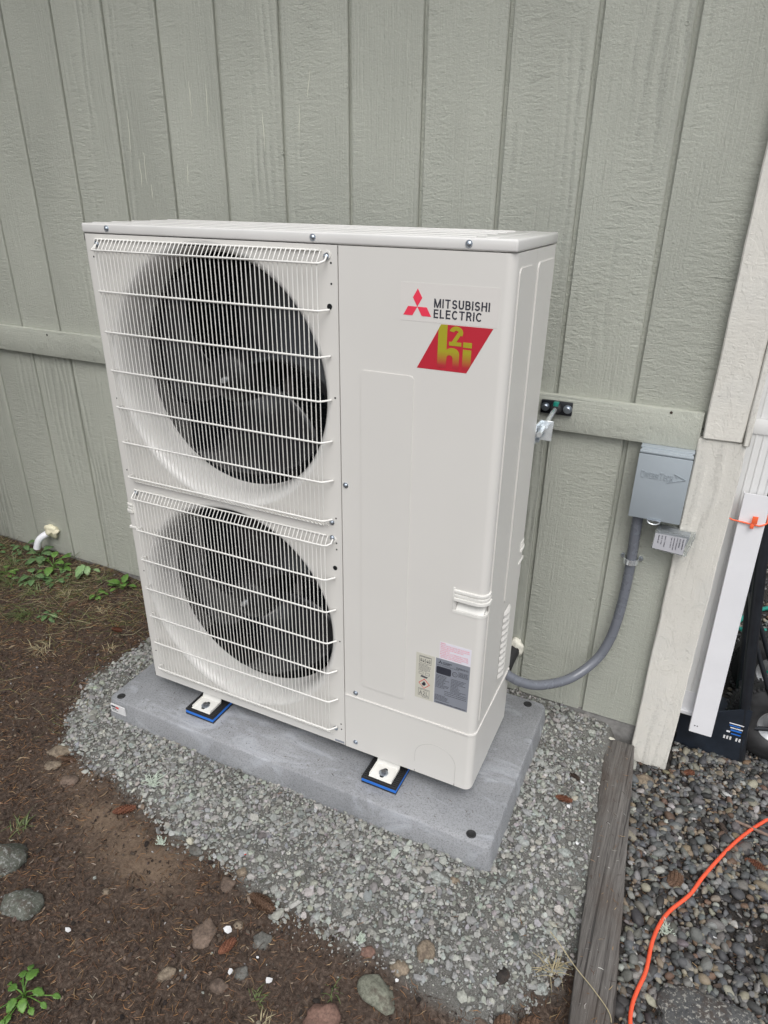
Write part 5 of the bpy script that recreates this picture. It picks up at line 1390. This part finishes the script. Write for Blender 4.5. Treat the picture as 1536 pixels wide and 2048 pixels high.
# ------------------------------------------------------------------ paper and paint chips
def chip(x, y, s, label, m='paper', curl=.3, cat='paper scrap', z=None):
    s *= .85; bm = bmesh.new(); n = 4; k = random.randint(5, 7); g = []
    a0 = random.uniform(0, 6); pts = [(s * .5 * random.uniform(.6, 1.1) * math.cos(a0 + 2 * math.pi * i / k), s * .42 * random.uniform(.6, 1.1) * math.sin(a0 + 2 * math.pi * i / k)) for i in range(k)]
    tx, ty = random.uniform(-curl, curl), random.uniform(-curl, curl)
    f = lambda p: p[0] * tx + p[1] * ty + 6 * curl * (p[0] ** 2) / max(s, .01) * .3
    top = [bm.verts.new((p[0], p[1], f(p) + .0012)) for p in pts]; bot = [bm.verts.new((p[0], p[1], f(p))) for p in pts]
    ct = bm.verts.new((0, 0, .0016)); cb_ = bm.verts.new((0, 0, .0002))
    for i in range(k):
        j = (i + 1) % k
        bm.faces.new((top[i], top[j], ct)); bm.faces.new((bot[j], bot[i], cb_)); bm.faces.new((top[i], bot[i], bot[j], top[j]))
    o = finish(bm, 'paper_scrap' if cat == 'paper scrap' else 'plastic_scrap', m); o.location = (x, y, (gz(x, y) if z is None else z) + .006)
    return tag(o, label, cat, 'white paper and paint scraps' if cat == 'paper scrap' and m == 'paper' else None)
for x, y, s, label in (
    (.330, -.660, .018, 'white scrap near the grey rounded boulder and the green weed'),
    (.653, -.500, .027, 'torn white paper between the flat brown stone and the reddish cone'),
    (.795, -.546, .022, 'square white paper bit in needles, brightest of the front scraps'),
    (.712, -.570, .018, 'folded white scrap beside the small grey stone'),
    (.748, -.519, .010, 'tiny white fleck just under the grey triangular stone'),
    (1.045, -.431, .012, 'white fleck beside the oval greenish stone'),
    (.928, -.404, .012, 'white fleck on the gravel rim left of the small reddish stone'),
    (1.298, .296, .018, 'white flake beside the small dark cone near the far timber end'),
    (1.281, .186, .018, 'white flake just below the red brown cone between slab and timber'),
    (1.325, .082, .012, 'white speck against the left edge of the timber'),
    (1.556, .437, .012, 'white speck on the pebbles below the corner board'),
    (1.703, .246, .018, 'white shard right of the orange cord beside the orange brown cone'),
    (1.664, -.006, .014, 'white chip right of the orange cord, halfway down its curve'),
    (1.760, -.092, .012, 'white chip above the big speckled rock'),
    (1.492, -.239, .016, 'white strip between the timber and the lowest bend of the orange cord'),
    (1.517, -.055, .012, 'white sliver left of the orange cord beside the pale lichen'),
    (1.362, -.372, .014, 'white chip in soil against the near left side of the timber'),
): chip(x, y, s, label)
chip(.578, -.330, .012, 'small red plastic sliver on the gravel', 'red_ink', cat='plastic scrap')
chip(1.345, .505, .030, 'cream foam crumb at the foot of the siding by the corner board', 'foam_pale')

# ------------------------------------------------------------------ lichen
def lichen(x, y, s, label):
    bm = bmesh.new(); rr = random.Random(int(x * 1000))
    for i in range(26):
        a = rr.uniform(0, 6.28); l = s * .5 * rr.uniform(.5, 1); p = Vector((rr.uniform(-.2, .2) * s, rr.uniform(-.2, .2) * s, .004)); pts = [p.copy()]
        for k in range(4):
            a += rr.uniform(-.8, .8); p = p + Vector((math.cos(a) * l / 4, math.sin(a) * l / 4, rr.uniform(-.002, .006))); p.z = max(p.z, .003); pts.append(p.copy())
            if rr.random() < .6:
                b = a + rr.choice((-1, 1)) * 1.0; add_tube(bm, [p, p + Vector((math.cos(b) * l / 4, math.sin(b) * l / 4, .003))], [.0012, .0004], 4)
        add_tube(bm, pts, [.0016, .0014, .0013, .001, .0005], 4)
    o = finish(bm, 'lichen', 'lichen'); o.location = (x, y, gz(x, y) + .004)
    return tag(o, label, 'lichen', 'fallen lichen tufts')
lichen(.210, -.258, .070, 'pale green lichen tuft on the gravel edge above the red brown cone')
lichen(.366, -.395, .028, 'small white lichen bit on bare soil')
lichen(1.556, -.035, .042, 'round grey lichen tuft touching the orange cord')
lichen(.941, -.396, .022, 'little pale lichen on the gravel rim by the reddish stone')

# ------------------------------------------------------------------ weeds
def leaf_mesh(L, wid, lobes, seed):
    rr = random.Random(seed); bm = bmesh.new(); n = 12; mid = []; sides = {-1: [], 1: []}
    for i in range(n + 1):
        t = i / n; z = -.22 * L * t * t + .06 * L * math.sin(math.pi * t)
        mid.append(bm.verts.new((L * t, 0, z)))
        w = wid * L * (math.sin(math.pi * min(1, t * .93 + .06)) ** .7) * (1 + lobes * math.sin(t * 21 + seed)) * (1.0 if i % 2 else .82)
        for s in (-1, 1):
            sides[s].append((bm.verts.new((L * t - w * .06, s * w * .55, z + w * .16)), bm.verts.new((L * t - w * .10 + rr.uniform(-.01, .01) * L, s * w, z + w * .12 + rr.uniform(-.02, .02) * L))))
    for i in range(n):
        for s in (-1, 1):
            a, b = sides[s][i]; c, d = sides[s][i + 1]
            bm.faces.new((mid[i], mid[i + 1], c, a)); bm.faces.new((a, c, d, b))
    return bm
def weed(x, y, leaves, m, label, base_h=.0):
    w = tag(empty('weed', (x, y, gz(x, y))), label, 'weed', 'low green weeds')
    rw = random.Random(int(x * 531)); ext_ = []
    for az, L, rad, h, tilt in leaves:
        ext_.append((az, L * .85, rad, h, tilt + rw.uniform(-12, 6)))
        for _ in range(2): ext_.append((az + rw.uniform(-75, 75), L * rw.uniform(.35, .65), rad * rw.uniform(.8, 2.4) + .01, h * rw.uniform(.4, .9), rw.uniform(-25, 15)))
    for k, (az, L, rad, h, tilt) in enumerate(ext_):
        bm = leaf_mesh(L, .40, .10, k + int(abs(x) * 100))
        a = R(az); tip = Vector((rad * math.cos(a), rad * math.sin(a), h))
        bmesh.ops.transform(bm, matrix=Matrix.Translation(tip) @ Matrix.Rotation(a, 4, 'Z') @ Matrix.Rotation(-R(tilt), 4, 'Y'), verts=bm.verts[:])
        o = finish(bm, 'leaf', m, w, smooth=True); so = o.modifiers.new('s', 'SOLIDIFY'); so.thickness = .0006
        tube('stem', catmull([(0, 0, -.004), (rad * .3 * math.cos(a), rad * .3 * math.sin(a), h * .7), tuple(tip)], 4), .0011, m, w, sides=6)
    return w
weed(.360, -.800, [(100, .036, .016, .034, -5), (20, .028, .024, .030, -8), (-40, .031, .018, .027, -10), (190, .027, .016, .024, 0), (-90, .031, .016, .024, -10)], 'leaf', 'bright green broad-leaved weed in the near soil below the boulders')
weed(-1.10, .470, [(10, .055, .02, .035, 10), (70, .05, .02, .04, 12), (-40, .06, .03, .03, 0), (200, .05, .02, .03, 5), (-80, .055, .03, .02, 0)], 'leaf_dull', 'green weed with several leaves under the white drain pipe')
weed(-.985, .440, [(0, .055, .02, .04, 15), (120, .05, .02, .05, 18), (-60, .06, .03, .03, 0), (40, .045, .04, .055, 20)], 'leaf', 'green weed leaning on the siding right of the white drain pipe')
weed(-1.00, .350, [(0, .05, .02, .03, 5), (-120, .055, .02, .025, 0), (-50, .045, .03, .02, 0), (150, .05, .02, .03, 5)], 'leaf_dull', 'low green weed in litter in front of the drain pipe weeds')
weed(-.830, .480, [(-95, .075, .01, .045, -25), (-40, .05, .012, .04, -20)], 'leaf_pale', 'single large pale green leaf standing against the siding')
weed(-.625, .470, [(200, .06, .01, .03, 20), (-30, .05, .01, .03, 30), (100, .05, .01, .03, 40)], 'leaf', 'small bright green weed at the left edge of the heat pump')
weed(-1.24, .500, [(-20, .04, .02, .03, 0), (-100, .04, .02, .03, 5), (60, .045, .02, .03, 10)], 'leaf_dull', 'small green weed at the wall left of the drain pipe')
weed(-.755, .215, [(0, .035, .01, .015, 0), (-90, .032, .015, .012, 0), (180, .03, .01, .014, 0)], 'leaf_dull', 'little ground weed in the middle of the bare soil left of the heat pump')
weed(-1.36, .420, [(-30, .05, .02, .03, 0), (60, .045, .02, .03, 8), (200, .05, .02, .02, 0)], 'leaf_dull', 'dull green weed at the far left edge against the house')
weed(-1.15, .330, [(10, .04, .02, .02, 0), (130, .045, .02, .02, 5), (-100, .04, .02, .02, 0)], 'leaf', 'bright low weed between the grass tufts left of the drain pipe weeds')
weed(-.90, .390, [(-20, .035, .015, .02, 0), (100, .04, .02, .03, 10), (-120, .04, .02, .015, 0)], 'leaf_dull', 'small green weed in litter in front of the pale leaf')
weed(-1.19, .180, [(0, .04, .015, .015, 0), (-140, .04, .02, .012, 0)], 'leaf_dull', 'flat green weed in the mossy soil at the far left')
weed(-.70, .400, [(30, .03, .012, .02, 5), (-80, .035, .015, .015, 0)], 'leaf', 'tiny green sprout between the pale leaf and the heat pump')
def tuft(x, y, s, n, m, label, hgt=.7, dry=False, z=None):
    bm = bmesh.new(); rr = random.Random(int(x * 977 + y * 131))
    n = int(n * .7)
    for i in range(n):
        a = rr.gauss(s * 40, 1.5); l = s * rr.uniform(.5, 1.2); b = Vector((rr.gauss(0, .16) * s, rr.gauss(0, .16) * s, -.003)); e = rr.uniform(.25, 1.0) * hgt
        d = Vector((math.cos(a), math.sin(a), 0)); w = Vector((-math.sin(a), math.cos(a), 0)) * rr.uniform(.0007, .0015)
        P_ = [b, b + d * l * .35 + Vector((0, 0, l * .55 * e)), b + d * l * .8 + Vector((0, 0, l * .5 * e))]
        v = [bm.verts.new(P_[0] - w), bm.verts.new(P_[0] + w), bm.verts.new(P_[1] + w * .8), bm.verts.new(P_[1] - w * .8), bm.verts.new(P_[2])]
        u = [bm.verts.new(q.co + Vector((0, 0, -.0005)) + d * -.0004) for q in v]
        for q in (v, u): bm.faces.new((q[0], q[1], q[2], q[3])); bm.faces.new((q[3], q[2], q[4]))
    o = finish(bm, 'grass_tuft', m); o.location = (x, y, gz(x, y) if z is None else z)
    return tag(o, label, 'grass', 'sparse grass tufts')
for x, y, s, n, m, label in (
    (-1.055, .290, .09, 60, 'grass', 'green grass tuft in front of the drain pipe weeds'),
    (.789, -.588, .034, 26, 'grass', 'sparse grass tuft below the square white paper bit'),
    (1.335, -.235, .060, 70, 'straw', 'dry straw tuft against the left side of the timber'),
    (-.597, .054, .085, 46, 'straw', 'dry grass tuft on bare soil left of the gravel'),
    (-.385, .160, .050, 24, 'straw', 'thin dry grass tuft near the gravel left of the heat pump'),
    (-.840, .188, .11, 70, 'grass', 'wide mossy green tuft in the soil left of the heat pump'),
    (-.010, -.520, .055, 36, 'grass', 'dark green tuft growing on the large mossy boulder edge'),
    (.927, -.505, .032, 24, 'grass', 'small grass tuft between the reddish stone and the oval stone'),
    (.824, -.620, .036, 26, 'straw', 'pale dry tuft at the bottom beside the large reddish stone'),
    (-.735, .470, .06, 40, 'grass', 'green tuft at the wall between the pale leaf and the heat pump'),
    (-1.30, .330, .10, 60, 'grass', 'grass tuft at the far left against the house'),
    (-1.02, .120, .09, 44, 'straw', 'dry tuft at the far left in the open soil'),
    (-.93, .290, .08, 60, 'grass', 'low green tuft in front of the weeds below the pale leaf'),
    (-1.18, .400, .09, 60, 'grass', 'green tuft left of the drain pipe close to the siding'),
    (-.60, .330, .06, 40, 'straw', 'dry tuft near the left edge of the heat pump'),
    (-.80, .330, .07, 40, 'straw', 'dry tangled tuft below the pale leaf'),
): tuft(x, y, s, n, m, label)
st_pts = [(1.318, -.20, .012), (1.345, -.215, .004), (1.385, -.238, -.012), (1.430, -.268, -.013), (1.468, -.30, -.016), (1.475, -.33, -.03)]
tag(tube('straw_stalk', catmull(st_pts, 5), .0011, 'straw', sides=5), 'long dry straw stalk lying across the timber', 'straw')

# ------------------------------------------------------------------ unseen evergreen implied by the needles, placed and shaped to shade the wall's left
tr = tag(empty('shade_evergreen', (-2.05, -.80, 0)), 'dense dark evergreen tree out of view, placed to shade the left wall', 'tree')
tube('trunk', catmull([(0, 0, -.2), (.02, .01, .8), (-.01, .03, 2.2), (.02, 0, 4.2), (0, 0, 6.0)], 5), [.14 - .12 * i / 20 for i in range(21)], 'twig', tr, sides=12)
nl = 15000
hh = RNG.uniform(.45, 6.0, nl); rad = (1.15 * (1 - hh / 6.6) + .10) * np.sqrt(RNG.uniform(.12, 1, nl)); an = RNG.uniform(0, 2 * np.pi, nl)
rad *= .82 + .30 * vnoise(an * 3.1, hh * 3.3, 4)
hh = hh - .22 * rad
C = np.stack([rad * np.cos(an), rad * np.sin(an), hh], -1)
out = np.stack([np.cos(an), np.sin(an), -.35 + .3 * RNG.normal(size=nl)], -1) + .45 * RNG.normal(size=(nl, 3)); out /= np.linalg.norm(out, axis=1)[:, None]
sd_ = np.cross(out, RNG.normal(size=(nl, 3))); sd_ /= np.linalg.norm(sd_, axis=1)[:, None]
ln = RNG.uniform(.07, .16, nl)[:, None]; wd = RNG.uniform(.018, .04, nl)[:, None]
V = np.stack([C - out * ln * .3, C + sd_ * wd, C + out * ln, C - sd_ * wd], 1).reshape(-1, 3)
F = np.arange(nl * 4).reshape(-1, 4)
crown = mesh_obj('crown', np_mesh('crown', V, F), leaf_mat('evergreen_needles', (.018, .04, .014), (.045, .085, .03)), tr)
